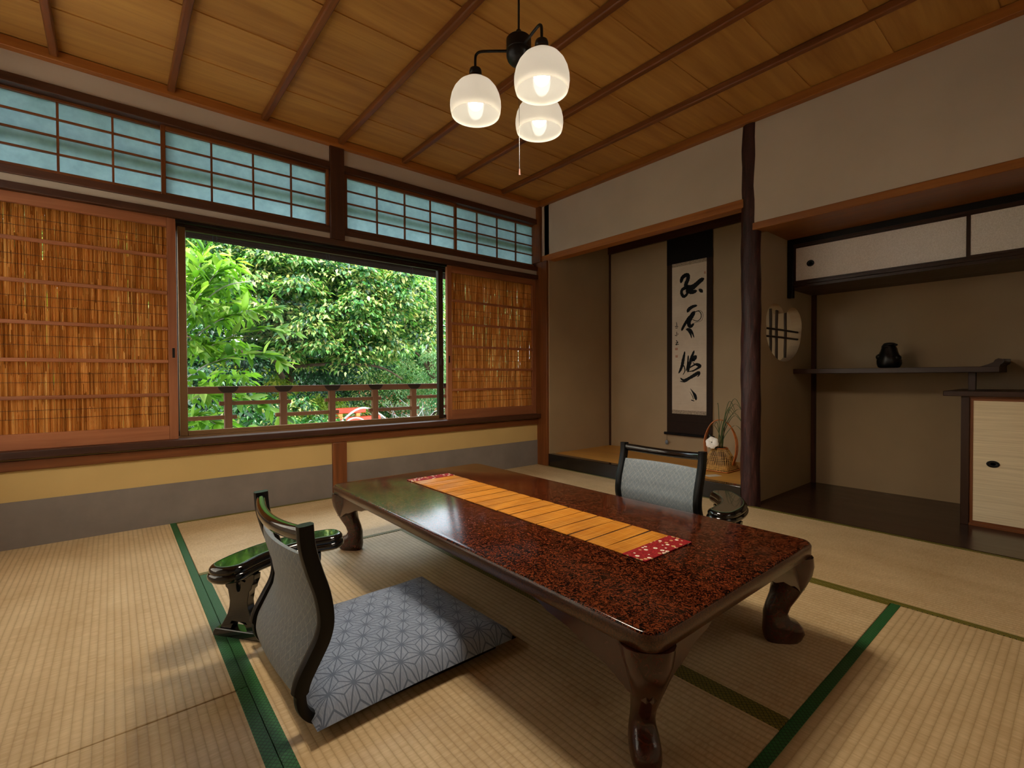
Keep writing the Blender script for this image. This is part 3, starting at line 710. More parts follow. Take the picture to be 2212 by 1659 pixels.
# upturned scroll moulding at the free end of the shelf
prof = [(0.405, 0.881), (0.372, 0.893), (0.350, 0.905), (0.343, 0.919), (0.330, 0.926), (0.314, 0.922), (0.306, 0.910), (0.313, 0.898), (0.322, 0.890), (0.325, 0.881)]
MB().plate(prof, [], lambda u, v, w: (w, u, v), 3.815, AX-0.01).build('end_moulding', 'shelfwood_X', ws, smooth=True, ang=30)
MB().tube([(3.86, 0.316, 0.912), (3.86, 0.286, 0.911)], [0.012, 0.011], 14).build('end_peg', 'grey_knob', ws, smooth=True)
box('strut', 'shelfwood_Z', ws, 3.885, 3.918, 0.428, 0.461, 0.744, 0.849, 0.002)

fc = root('floor_cabinet', (3.63, 0.0, 0.004), 'low cabinet with a pale cloth sliding door under the shelf', 'cabinet')
FX = 3.632
box('top_board', 'shelfwood_Y', fc, FX-0.028, AX-0.001, YB, 0.531, 0.716, 0.744, 0.003)
box('corner_post', 'shelfwood_Z', fc, FX-0.004, FX+0.038, 0.424, 0.459, 0.004, 0.716, 0.002)
box('side_panel', 'shelfwood_Z', fc, FX+0.038, AX-0.001, 0.428, 0.452, 0.004, 0.716)
box('bottom_rail', 'timber_Y', fc, FX-0.004, FX+0.03, YB, 0.424, 0.004, 0.018, 0.001)
box('top_rail', 'timber_Y', fc, FX-0.004, FX+0.03, YB, 0.424, 0.706, 0.717, 0.001)
sliding(fc, FX+0.008, -0.46, 0.424, 0.018, 0.706, 'fusuma_linen', 0.014, 0.331, 0.352, (0.0265, 0.0185), 'timber')

# black ornament on the shelf
def blob(mb, c, r, n=14, m=20):
    prof = [(math.sin(PI*i/n), -math.cos(PI*i/n)) for i in range(n+1)]
    prof[0] = (0.02, -1); prof[-1] = (0.02, 1)
    return mb.lathe([(p[0], p[1]) for p in prof], c, m, fn=lambda q, z, a: (q*r[0]*math.cos(a), q*r[1]*math.sin(a), z*r[2]))
orn = root('black_ornament', (3.96, 0.855, 0.881), 'lumpy black figurine standing on the wall shelf', 'figurine')
def bumpy(r, z, a): k = 1+0.03*math.sin(5*a+z*60)+0.02*math.sin(9*a); return (r*k*math.cos(a), r*k*math.sin(a), z)
MB().lathe([(0.046, 0.0), (0.058, 0.008), (0.066, 0.028), (0.067, 0.048), (0.062, 0.070), (0.054, 0.092), (0.046, 0.112), (0.042, 0.128), (0.036, 0.142), (0.02, 0.150)], (3.96, 0.855, 0.881), 40, fn=bumpy).build('body', 'iron_black', orn, smooth=True)
for sy_, sz_ in ((0.902, 0.074), (0.806, 0.066)): blob(MB(), (3.945, sy_, 0.881+sz_), (0.026, 0.021, 0.021)).build('shoulder', 'iron_black', orn, smooth=True)
mm = MB(); blob(mm, (3.96, 0.858, 0.881+0.138), (0.036, 0.038, 0.028)); mm.build('head', 'iron_black', orn, smooth=True)
mm = MB(); blob(mm, (3.96, 0.852, 0.881+0.156), (0.030, 0.036, 0.014)); blob(mm, (3.96, 0.822, 0.881+0.152), (0.014, 0.014, 0.009)); mm.build('cap', 'iron_black', orn, smooth=True)

# ------------------------------------------------------------------ hanging scroll
sx0 = TX-0.012
sc = root('hanging_scroll', (sx0, 2.32, 0.285), 'long hanging scroll with brushed calligraphy on a dark brown mount', 'scroll')
box('mount', 'mount_brown', sc, sx0-0.004, sx0, 2.099, 2.541, 0.30, 1.865)
box('mount_top', 'mount_black', sc, sx0-0.0045, sx0+0.0005, 2.098, 2.542, 1.865, 2.19)
box('paper', 'scroll_paper', sc, sx0-0.0065, sx0-0.004, 2.150, 2.486, 0.520, 1.838)
box('brocade_band', 'scroll_brocade', sc, sx0-0.0068, sx0-0.004, 2.150, 2.486, 1.836, 1.868); box('brocade_band', 'scroll_brocade', sc, sx0-0.0068, sx0-0.004, 2.150, 2.486, 0.488, 0.522)
box('mount_seam', 'mount_black', sc, sx0-0.0045, sx0, 2.099, 2.541, 0.415, 0.418)
MB().tube([(sx0-0.012, 2.078, 0.300), (sx0-0.012, 2.562, 0.300)], 0.0125, 16).build('roller', 'mount_black', sc, smooth=True)
MB().tube([(sx0-0.012, 2.535, 0.30), (sx0-0.018, 2.535, 0.235)], 0.0012, 6).build('tassel_cord', 'cord_black', sc)
blob(MB(), (sx0-0.018, 2.535, 0.215), (0.014, 0.014, 0.022)).build('scroll_weight', 'ceramic_blue', sc, smooth=True, label='small blue and white ceramic scroll weight')
STROKES = [
 ('k',[(2.3946,1.6908,0.0233),(2.3833,1.7266,0.03),(2.3548,1.7458,0.0299),(2.3274,1.7413,0.0297),(2.3274,1.7075,0.0297),(2.3459,1.6664,0.0312),(2.3443,1.6288,0.0312)]),
 ('k',[(2.3458,1.6358,0.0271),(2.3832,1.6208,0.0232),(2.3892,1.5875,0.0232),(2.3667,1.5572,0.0232),(2.3347,1.5767,0.019),(2.3384,1.6144,0.0203)]),
 ('k',[(2.3421,1.6319,0.0407),(2.287,1.6273,0.0416),(2.2438,1.6509,0.0346),(2.2082,1.6753,0.0331),(2.1815,1.6863,0.0277)]),
 ('k',[(2.3273,1.6027,0.0338),(2.287,1.587,0.0322),(2.2473,1.5901,0.0227)]),
 ('k',[(2.2188,1.6007,0.0146),(2.2011,1.5863,0.0251),(2.1884,1.5733,0.0158)]),
 ('k',[(2.3294,1.4169,0.0244),(2.3124,1.4387,0.027),(2.2796,1.4551,0.0228),(2.2421,1.4608,0.0147)]),
 ('k',[(2.2665,1.4034,0.0295),(2.2904,1.3723,0.035),(2.316,1.3242,0.0311),(2.3123,1.2901,0.0297),(2.294,1.2818,0.0243),(2.2708,1.3013,0.0148)]),
 ('k',[(2.3051,1.3704,0.027),(2.3456,1.3201,0.0231),(2.3717,1.2815,0.0205),(2.3867,1.2539,0.0178)]),
 ('k',[(2.2723,1.3973,0.0067),(2.2292,1.4108,0.006),(2.2022,1.3867,0.006),(2.2022,1.3469,0.006),(2.2363,1.3222,0.0053),(2.281,1.3398,0.004)]),
 ('k',[(2.2651,1.4053,0.0027),(2.215,1.4145,0.0027),(2.1868,1.3903,0.0026),(2.1839,1.3517,0.0026),(2.2007,1.3216,0.0026),(2.265,1.3088,0.0027)]),
 ('k',[(2.3396,1.2571,0.0177),(2.3086,1.2492,0.023),(2.283,1.2203,0.0148),(2.267,1.1776,0.006)]),
 ('k',[(2.3233,1.247,0.0149),(2.3013,1.2149,0.0148),(2.2903,1.1737,0.0054)]),
 ('g',[(2.2757,1.1627,0.0034),(2.2432,1.1439,0.0047),(2.2005,1.1467,0.004),(2.2147,1.1322,0.0027)]),
 ('k',[(2.3575,1.0541,0.0118),(2.3734,0.979,0.0237),(2.3878,0.9199,0.0225),(2.4171,0.862,0.0106)]),
 ('k',[(2.4185,0.8606,0.0067),(2.3915,0.8902,0.0066),(2.3719,0.9328,0.0079),(2.3553,0.8864,0.0079),(2.3747,0.8457,0.0053)]),
 ('k',[(2.3225,1.0166,0.0118),(2.3288,0.9449,0.0118),(2.343,0.8797,0.0066)]),
 ('k',[(2.2669,1.0579,0.0129),(2.2913,0.996,0.0234),(2.3125,0.9315,0.0222),(2.3266,0.8742,0.017)]),
 ('k',[(2.2808,0.9762,0.0324),(2.253,1.0044,0.0297),(2.2426,1.0124,0.0129)]),
 ('k',[(2.3089,0.9086,0.0091),(2.2703,0.9306,0.0117),(2.2391,0.9396,0.0167),(2.2082,0.9228,0.0205),(2.2321,0.9028,0.0154),(2.2737,0.8821,0.0091),(2.3195,0.8742,0.0065)]),
 ('k',[(2.2808,0.9568,0.0052),(2.246,0.9301,0.0064),(2.2184,0.9102,0.0064),(2.2807,0.8724,0.0039)]),
 ('k',[(2.3987,0.8154,0.0093),(2.366,0.7956,0.0171),(2.3088,0.8173,0.0222),(2.2563,0.8463,0.0259),(2.2218,0.8641,0.0231),(2.2183,0.8461,0.0128),(2.2334,0.8268,0.0051)]),
 ('k',[(2.4038,0.7862,0.0053),(2.3552,0.7825,0.0092),(2.3088,0.8062,0.0065)]),
 ('k',[(2.3017,0.7214,0.0026),(2.277,0.6894,0.0117),(2.2582,0.662,0.0233),(2.2491,0.6299,0.0194),(2.2526,0.6214,0.0078)]),
 ('k',[(2.291,0.6174,0.0091),(2.2651,0.6106,0.0065)]),
 ('k',[(2.3073,0.6933,0.002),(2.2805,0.6516,0.0052),(2.2735,0.6226,0.0039)]),
 ('k',[(2.4424,1.3302,0.0041),(2.4362,1.3006,0.0055)]),
 ('k',[(2.4555,1.2898,0.0042),(2.4401,1.294,0.0062),(2.424,1.2886,0.0041)]),
 ('k',[(2.4501,1.2776,0.0042),(2.4301,1.278,0.0055)]),
 ('k',[(2.44,1.2422,0.0041),(2.4362,1.2212,0.0055),(2.4377,1.2026,0.0041)]),
 ('k',[(2.4547,1.2107,0.0055),(2.4439,1.2072,0.0055)]),
 ('k',[(2.4255,1.2239,0.0048),(2.4216,1.2181,0.0048)]),
 ('k',[(2.443,1.1644,0.0053),(2.4334,1.1525,0.0053)]),
 ('k',[(2.4504,1.1415,0.0033),(2.4246,1.1467,0.006),(2.4482,1.1227,0.006),(2.4172,1.1277,0.0053)]),
 ('s',[(2.4408,1.0943,0.0227),(2.4408,1.073,0.0227)]),
 ('s',[(2.4393,1.0262,0.02),(2.4393,1.0049,0.02)]),
 ('s',[(2.1649,1.7505,0.0118),(2.1648,1.7295,0.0118)]),
]

GRP = [0]*5+[1]*8+[2]*9+[3]*3+[4]*3+[5]*3+[6]*2+[7, 8, 9]; STK = [MB() for _ in range(10)]
for ki, (kind, pts) in enumerate(STROKES):
    P = catmull([(y, z, w) for y, z, w in pts], 6) if len(pts) > 2 else [Vector(p) for p in pts]
    n = len(P); L = []; Rr = []
    xs = sx0-0.0069-0.00004*(ki % 12)
    for i, p in enumerate(P):
        a, b = P[max(i-1, 0)], P[min(i+1, n-1)]; d = Vector((b.x-a.x, b.y-a.y)); d = d.normalized() if d.length else Vector((0, 1))
        nx, nz = -d.y, d.x; h = max(p.z, 0.001)*0.62*(1+0.08*math.sin(i*2.3+ki))
        if kind == 'k' and len(pts) > 2 and (i == 0 or i == n-1): h *= 0.55
        L.append((xs, p.x+nx*h, p.y+nz*h)); Rr.append((xs, p.x-nx*h, p.y-nz*h))
    if kind == 'g': continue
    STK[GRP[ki]].add(L+Rr, [(i, i+1, n+i+1, n+i) for i in range(n-1)])
    if kind == 'k':
        for e in (0, n-1):
            p = P[e]; h = max(p.z, 0.001)/2*0.8; STK[GRP[ki]].add([(xs, p.x+h*math.cos(a), p.y+h*math.sin(a)) for a in [2*PI*q/10 for q in range(10)]], [tuple(range(10))])
for gi, mb_ in enumerate(STK): mb_.build('brushed_character' if gi < 4 else 'signature_character' if gi < 7 else 'seal', 'ink' if gi < 7 else 'seal_red', sc)

# ------------------------------------------------------------------ flower basket, flower, grass, card
bc = Vector((3.585, 1.815, TF))
bk = root('bamboo_basket', bc, 'woven bamboo flower basket with a tall hooped handle on the alcove floor', 'basket')
def bprof(t): return 0.102*(1-t)**0.35*0.45+0.102*0.55*(1-0.25*t)+0.0 if t < 1 else 0.05
def bpt(t, a, off=0.0):
    # rounded-square plan that turns into a round neck
    e = 2.0+3.0*(1-t); r = (0.105*(1-t**1.6)+0.052*t**1.6)+off
    ca, sa = math.cos(a), math.sin(a); k = (abs(ca)**e+abs(sa)**e)**(-1/e)
    return (bc.x+r*k*ca, bc.y+r*k*sa, bc.z+0.004+0.166*t)
MB().rings([[bpt(t, 2*PI*k/40, -0.006) for k in range(40)] for t in [i/12 for i in range(13)]]).build('liner', 'liner_brown', bk, smooth=True)
mm = MB()
for k in range(44):
    a = 2*PI*k/44; mm.tube([bpt(t, a+0.05*math.sin(t*6+k)) for t in [i/8 for i in range(9)]], 0.0019, 5)
mm.build('weave_stakes', 'bamboo_tan', bk, smooth=True, kind='stuff')
mm = MB()
for i, t in enumerate([0.03, 0.09, 0.13, 0.17, 0.21, 0.25, 0.30, 0.36, 0.42, 0.50, 0.57, 0.64, 0.90, 0.96]):
    mm.tube([bpt(t, 2*PI*k/40, 0.002+0.0015*(-1)**k) for k in range(41)], 0.0026 if t < 0.3 else 0.0017, 5, False)
mm.build('weave_hoops', 'bamboo_tan', bk, smooth=True, kind='stuff')
MB().tube([bpt(1.0, 2*PI*k/40, 0.002) for k in range(41)], 0.004, 7, False).build('rim', 'bamboo_orange', bk, smooth=True)
mm = MB()
for s in (-1, 1): mm.tube([(bc.x+s*0.108, bc.y-0.112, bc.z+0.006), (bc.x+s*0.108, bc.y+0.112, bc.z+0.006)], 0.004, 6)
for s in (-1, 1): mm.tube([(bc.x-0.112, bc.y+s*0.108, bc.z+0.006), (bc.x+0.112, bc.y+s*0.108, bc.z+0.006)], 0.004, 6)
mm.build('foot_frame', 'bamboo_orange', bk, smooth=True)
for j, off in enumerate((-0.012, 0.0, 0.012)):
    hp = catmull([(bc.x+off, bc.y+0.098, bc.z+0.05), (bc.x+off*1.4, bc.y+0.120, bc.z+0.15), (bc.x+off*1.2, bc.y+0.116, bc.z+0.25), (bc.x+off*0.5, bc.y+0.070, bc.z+0.350),
                  (bc.x, bc.y+0.0, bc.z+0.385), (bc.x+off*0.5, bc.y-0.075, bc.z+0.345), (bc.x+off*1.2, bc.y-0.122, bc.z+0.25), (bc.x+off*1.4, bc.y-0.126, bc.z+0.15), (bc.x+off, bc.y-0.100, bc.z+0.05)], 6)
    MB().tube(hp, 0.0042, 6).build('handle_hoop', 'bamboo_orange', bk, smooth=True)
fl = root('white_flower', (3.54, 1.835, TF+0.175), 'single white flower tucked into the bamboo basket', 'flower')
fcn = Vector((3.50, 1.836, 0.328)); fn_ = Vector((-0.86, -0.25, 0.42)).normalized(); fu_ = fn_.cross(Vector((0, 0, 1))).normalized(); fv_ = fu_.cross(fn_)
for k in range(6):
    a = 2*PI*k/6+0.3; dr = fu_*math.cos(a)+fv_*math.sin(a); pr = fn_.cross(dr)
    def pf(u, v, dr=dr, pr=pr, k=k):
        rr = 0.004+0.044*v; wv = 0.024*math.sin(PI*min(1, 0.12+0.80*v)**1.0)*1.15
        return tuple(fcn+dr*rr+pr*((u-0.5)*2*wv)+fn_*(0.012*(1-(1-v)**2)+0.005*math.cos((u-0.5)*5)-0.016*v*v+0.002*(k % 2)))
    MB().grid(pf, 4, 6).build('petal', 'petal_white', fl, smooth=True)
MB().tube([tuple(fcn-fn_*0.002), (3.545, 1.825, 0.30), (3.575, 1.818, 0.22)], 0.0022, 6).build('stem', 'leaf_dark', fl)
for k, (dx, dy, dz) in enumerate(((-0.02, 0.055, 0.045), (0.0, 0.045, 0.075), (-0.03, -0.03, -0.035), (-0.03, 0.03, -0.03))):
    b0 = Vector((3.53, 1.832, 0.312)); e0 = b0+Vector((dx, dy, dz)); md_ = (b0+e0)/2; sd = (e0-b0).cross(Vector((1, 0.3, 0.2))).normalized()*0.014
    MB().add([b0, md_+sd+Vector((-0.004, 0, 0)), e0, md_-sd], [(0, 1, 2), (0, 2, 3)]).build('leaf', 'leaf_dark', fl)
gr = root('grass_spray', (3.585, 1.80, TF+0.175), 'arching spray of dark grass blades in the bamboo basket', 'grass')
rr_ = random.Random(4)
specs = [(-0.10, -0.15, 0.30, 0.05), (-0.03, -0.13, 0.36, 0.10), (0.02, -0.20, 0.34, 0.12), (-0.06, -0.24, 0.27, 0.14), (0.0, -0.07, 0.28, 0.03), (0.04, -0.17, 0.25, 0.10), (-0.02, -0.22, 0.18, 0.12),
         (-0.08, -0.11, 0.22, 0.06), (0.03, 0.06, 0.19, 0.03), (-0.05, 0.09, 0.17, 0.02), (0.0, 0.02, 0.33, 0.0), (0.05, -0.26, 0.30, 0.18), (-0.04, -0.19, 0.38, 0.16), (0.06, -0.10, 0.31, 0.07)]
for dx, dy, h, dr in specs:
    b0 = Vector((3.575+rr_.uniform(-.015, .015), 1.808+rr_.uniform(-.015, .015), 0.285)); top = b0+Vector((dx*0.6, dy*0.55, h)); tip = b0+Vector((dx, dy, h-dr))
    path = catmull([b0, b0+Vector((dx*0.2, dy*0.15, h*0.55)), top, tip], 6); n = len(path)
    V = []; wmax = 0.0034
    for i, p in enumerate(path):
        t = i/(n-1); w_ = wmax*min(1, 4*(1-t)+0.08); V += [p+Vector((0.3, 1, 0)).normalized()*w_, p-Vector((0.3, 1, 0)).normalized()*w_]
    MB().add(V, [(2*i, 2*i+1, 2*i+3, 2*i+2) for i in range(n-1)]).build('blade', 'blade_green', gr)
cd = MB().box(-0.055, 0.055, -0.032, 0.032, 0, 0.0012).build('paper_card', 'card_white')
cd.location = (3.33, 1.742, TF+0.0004); cd.rotation_euler[2] = math.radians(-24); tag(cd, 'small white paper card lying before the flower basket', 'card')

# ------------------------------------------------------------------ low table
TX0, TX1, TY0, TY1, TZ = 0.812, 1.690, 0.545, 2.368, 0.316
tb = root('low_table', ((TX0+TX1)/2, (TY0+TY1)/2, 0), 'long low table with mottled red and black lacquer top and curved legs', 'table')
def rrect(x0, x1, y0, y1, r, n=8):
    o = []
    for cx_, cy_, a0 in ((x1-r, y1-r, 0), (x0+r, y1-r, 90), (x0+r, y0+r, 180), (x1-r, y0+r, 270)):
        for i in range(n+1): a = math.radians(a0+90*i/n); o.append((cx_+r*math.cos(a), cy_+r*math.sin(a)))
    return o
def slab(layers, x0, x1, y0, y1, r):
    return [[(p[0], p[1], z) for p in rrect(x0+i, x1-i, y0+i, y1-i, max(0.002, r-i))] for i, z in layers]
MB().rings(slab([(0.004, TZ-0.006), (0.0045, TZ-0.0035), (0.007, TZ-0.001), (0.011, TZ)], TX0, TX1, TY0, TY1, 0.045)).build('table_top', 'mottled_lacquer', tb, smooth=True, ang=50)
MB().rings(slab([(0.006, TZ-0.042), (0.001, TZ-0.038), (0.0, TZ-0.010), (0.003, TZ-0.0045)], TX0, TX1, TY0, TY1, 0.045)).build('table_rim', 'rim_lacquer', tb, smooth=True, ang=50)
def leg(cx_, cy_, dx, dy):
    d = Vector((dx, dy, 0)).normalized(); e = Vector((-d.y, d.x, 0))
    # (height, offset along the diagonal, half depth, half width)
    sec = [(0.276, 0.012, 0.074, 0.060), (0.245, 0.022, 0.068, 0.054), (0.215, 0.028, 0.058, 0.045), (0.180, 0.024, 0.047, 0.036), (0.145, 0.010, 0.040, 0.030), (0.112, -0.008, 0.035, 0.0265),
           (0.088, -0.016, 0.034, 0.0255), (0.070, -0.012, 0.038, 0.027), (0.060, 0.000, 0.050, 0.030), (0.046, 0.006, 0.057, 0.032), (0.026, 0.008, 0.060, 0.033), (0.008, 0.005, 0.054, 0.031), (0.0, 0.002, 0.048, 0.028)]
    rg = []
    for z, o, hd, hw in sec:
        c = Vector((cx_, cy_, z))+d*o; ring = []
        for k in range(24):
            a = 2*PI*k/24; ca, sa = math.cos(a), math.sin(a); q = (abs(ca)**3.2+abs(sa)**3.2)**(-1/3.2)
            # square turned so that a corner-less face looks along the diagonal
            ring.append(tuple(c+d*(hd*q*ca)+e*(hw*q*sa)))
        rg.append(ring)
    lg = MB().rings(rg[::-1]).build('leg', 'leg_lacquer', tb, smooth=True, ang=60)
    out = [(0.0, 0.0), (0.36, 0.0), (0.345, -0.010), (0.315, -0.014), (0.280, -0.028), (0.245, -0.034), (0.210, -0.040), (0.175, -0.054), (0.140, -0.068), (0.105, -0.076), (0.075, -0.090), (0.045, -0.108), (0.0, -0.112)]
    z0 = TZ-0.042
    ex, ey = cx_+dx*0.044, cy_+dy*0.044
    MB().plate([(u, v) for u, v in out], [], lambda u, v, w: (ex-dx*u*0.78, ey-dy*w, z0+v), -0.010, 0.022).build('leg_bracket', 'leg_lacquer', lg, bevel=0.006)
    MB().plate([(u, v) for u, v in out], [], lambda u, v, w: (ex-dx*w, ey-dy*u*1.05, z0+v), -0.010, 0.022).build('leg_bracket', 'leg_lacquer', lg, bevel=0.006)
for dx, dy in ((-1, -1), (1, -1), (-1, 1), (1, 1)):
    leg(TX0+0.075 if dx < 0 else TX1-0.075, TY0+0.075 if dy < 0 else TY1-0.075, dx, dy)

# bamboo runner
rn = root('table_runner', (1.25, 1.48, TZ), 'orange bamboo table runner with red floral cloth ends', 'runner')
RX0, RX1 = 1.134, 1.374; yA, yB2 = 0.862, 2.135; nb = 17
box('backing', 'runner_gap', rn, RX0+0.002, RX1-0.002, yA, yB2, TZ+0.0004, TZ+0.0016)
for i in range(nb):
    y0 = yA+(yB2-yA)*i/nb; y1 = yA+(yB2-yA)*(i+1)/nb-random.uniform(0.003, 0.0065)
    j = random.uniform(-0.0015, 0.0015); sk = random.uniform(-0.002, 0.002)
    lift = random.uniform(0, 0.0012)
    m = MB(); n = max(4, int((y1-y0)/0.0036)*2)
    V = []
    for k in range(n+1):
        y = y0+(y1-y0)*k/n; zz = TZ+0.0032+lift*math.sin(PI*k/n)+0.0005*(k % 2)
        V += [(RX0+j, y+sk, zz), (RX1+j, y-sk, zz)]
    m.add(V, [(2*k, 2*k+1, 2*k+3, 2*k+2) for k in range(n)])
    V2 = [(a, b, TZ+0.0012) for a, b, c in V]
    m.add(V2, [(2*k, 2*k+2, 2*k+3, 2*k+1) for k in range(n)])
    q = len(V); 
    m.f += [(2*k, 2*k+2, q+2*k+2, q+2*k) for k in range(n)]+[(2*k+1, q+2*k+1, q+2*k+3, 2*k+3) for k in range(n)]+[(0, q, q+1, 1), (2*n, 2*n+1, q+2*n+1, q+2*n)]
    m.build('bamboo_band', 'bamboo_slats', rn)
box('cloth_end', 'floral_cloth', rn, RX0-0.002, RX1+0.002, 0.786, yA+0.004, TZ+0.0008, TZ+0.0046, 0.0012); box('cloth_end', 'floral_cloth', rn, RX0-0.002, RX1+0.002, yB2-0.004, 2.195, TZ+0.0008, TZ+0.0046, 0.0012)

# ------------------------------------------------------------------ legless floor chairs
def zaisu(loc, rz, label):
    r = root('floor_chair', loc, label, 'chair', 'legless floor chairs at the low table', rz=rz); o = dict(world=False)
    path = [(-0.260, 0.492), (-0.256, 0.440), (-0.241, 0.380), (-0.222, 0.318), (-0.214, 0.258), (-0.222, 0.215), (-0.245, 0.172), (-0.268, 0.130), (-0.275, 0.098), (-0.270, 0.064), (-0.248, 0.036), (-0.215, 0.022), (-0.12, 0.017), (0.10, 0.015), (0.29, 0.015)]
    cp = catmull([(a, 0, b) for a, b in path], 5)
    HW = 0.216
    def frame(i):
        t = (cp[min(i+1, len(cp)-1)]-cp[max(i-1, 0)]).normalized(); return t, Vector((t.z, 0, -t.x))
    for s in (-1, 1):
        rg = []
        for i, p in enumerate(cp):
            t, nrm = frame(i); h = 0.0195 if i < 40 else 0.013; hw = 0.0155; c = p+Vector((0, s*HW, 0)); ring = []
            for k in range(12):
                a = 2*PI*k/12+PI/12; ca, sa = math.cos(a), math.sin(a); q = (abs(ca)**4+abs(sa)**4)**(-0.25); ring.append(tuple(c+nrm*(h*q*ca)+Vector((0, hw*q*sa, 0))))
            rg.append(ring)
        MB().rings(rg).build('side_rail', 'black_wood', r, smooth=True, ang=50, **o)
    def prof(z):
        pts = path[:11]
        for (a0, b0), (a1, b1) in zip(pts[:-1], pts[1:]):
            if b1 <= z <= b0: return a0+(a1-a0)*(b0-z)/(b0-b1)
        return pts[0][0] if z > pts[0][1] else pts[-1][0]
    bow = lambda v: 0.030*(1-(2*v-1)**2)
    # crest rail
    rg = []
    for i in range(25):
        v = i/24; c = Vector((prof(0.468)-bow(v), -HW+2*HW*v, 0.470-0.010*(1-(2*v-1)**2))); ring = []
        for k in range(14):
            a = 2*PI*k/14; ca, sa = math.cos(a), math.sin(a); q = (abs(ca)**3+abs(sa)**3)**(-1/3); ring.append(tuple(c+Vector((0.0130*q*ca, 0, 0.0178*q*sa))))
        rg.append(ring)
    MB().rings(rg).build('crest_rail', 'black_lacquer', r, smooth=True, ang=60, **o)
    # upholstered back
    z0, z1 = 0.085, 0.412; nu, nv = 16, 26; th = 0.013
    def S(u, v, s):
        z = z0+(z1-z0)*v; x = prof(z)-bow(u)*min(1, 0.35+v); pad = th*(1-0.55*abs(2*u-1)**6)*(1-0.6*abs(2*v-1)**10); return (x+s*pad, -HW+0.008+(2*HW-0.016)*u, z)
    m = MB(); m.grid(lambda u, v: S(u, v, 1), nu, nv); k = len(m.v); m.grid(lambda u, v: S(u, v, -1), nu, nv); w_ = nu+1
    for i in range(nu): m.f += [(i, i+1, k+i+1, k+i), (nv*w_+i, k+nv*w_+i, k+nv*w_+i+1, nv*w_+i+1)]
    for j in range(nv): m.f += [(j*w_, k+j*w_, k+(j+1)*w_, (j+1)*w_), (j*w_+nu, (j+1)*w_+nu, k+(j+1)*w_+nu, k+j*w_+nu)]
    m.build('backrest', 'lattice_cloth', r, smooth=True, ang=60, **o)
    MB().box(-0.235, 0.28, -HW+0.002, HW-0.002, 0.004, 0.022).build('seat_board', 'black_wood', r, bevel=0.006, **o)
    return r
zaisu((0.600, 1.385, 0), 0.0, 'black floor chair with its pale back towards the wide reed screen')
zaisu((1.790, 1.335, 0), PI, 'black floor chair with its open-topped grey back between table and tokonoma')

# patterned seat cushion
cu = root('seat_cushion', (0.640, 1.390, 0.024), 'flat grey seat cushion with hemp-leaf star pattern on the floor chair', 'cushion')
nx, ny = 30, 30; m = MB()
def cpad(u, v, s):
    a, b = 2*u-1, 2*v-1; e = max(abs(a), abs(b)); corner = abs(a*b)
    px = 0.295*a*(1-0.035*(1-b*b)*0.0+0.015*corner); py = 0.272*b*(1-0.02*(1-a*a)+0.012*corner)
    h = 0.034*(1-e**6)**0.5 if e < 1 else 0.0
    wr_ = 0.0022*math.sin(9*a+3*b)*math.sin(6*b-2*a)*(1-e**4)
    return (px, py, 0.034-0.024*e**5+(h+wr_ if s > 0 else -h*0.86*(1-0.6*e**5)))
m.grid(lambda u, v: cpad(u, v, 1), nx, ny); k = len(m.v); m.grid(lambda u, v: cpad(u, v, -1), nx, ny)
m.build('cushion_cover', 'asanoha_cloth', cu, smooth=True, ang=75, world=False)
cu.rotation_euler[2] = math.radians(1.0)

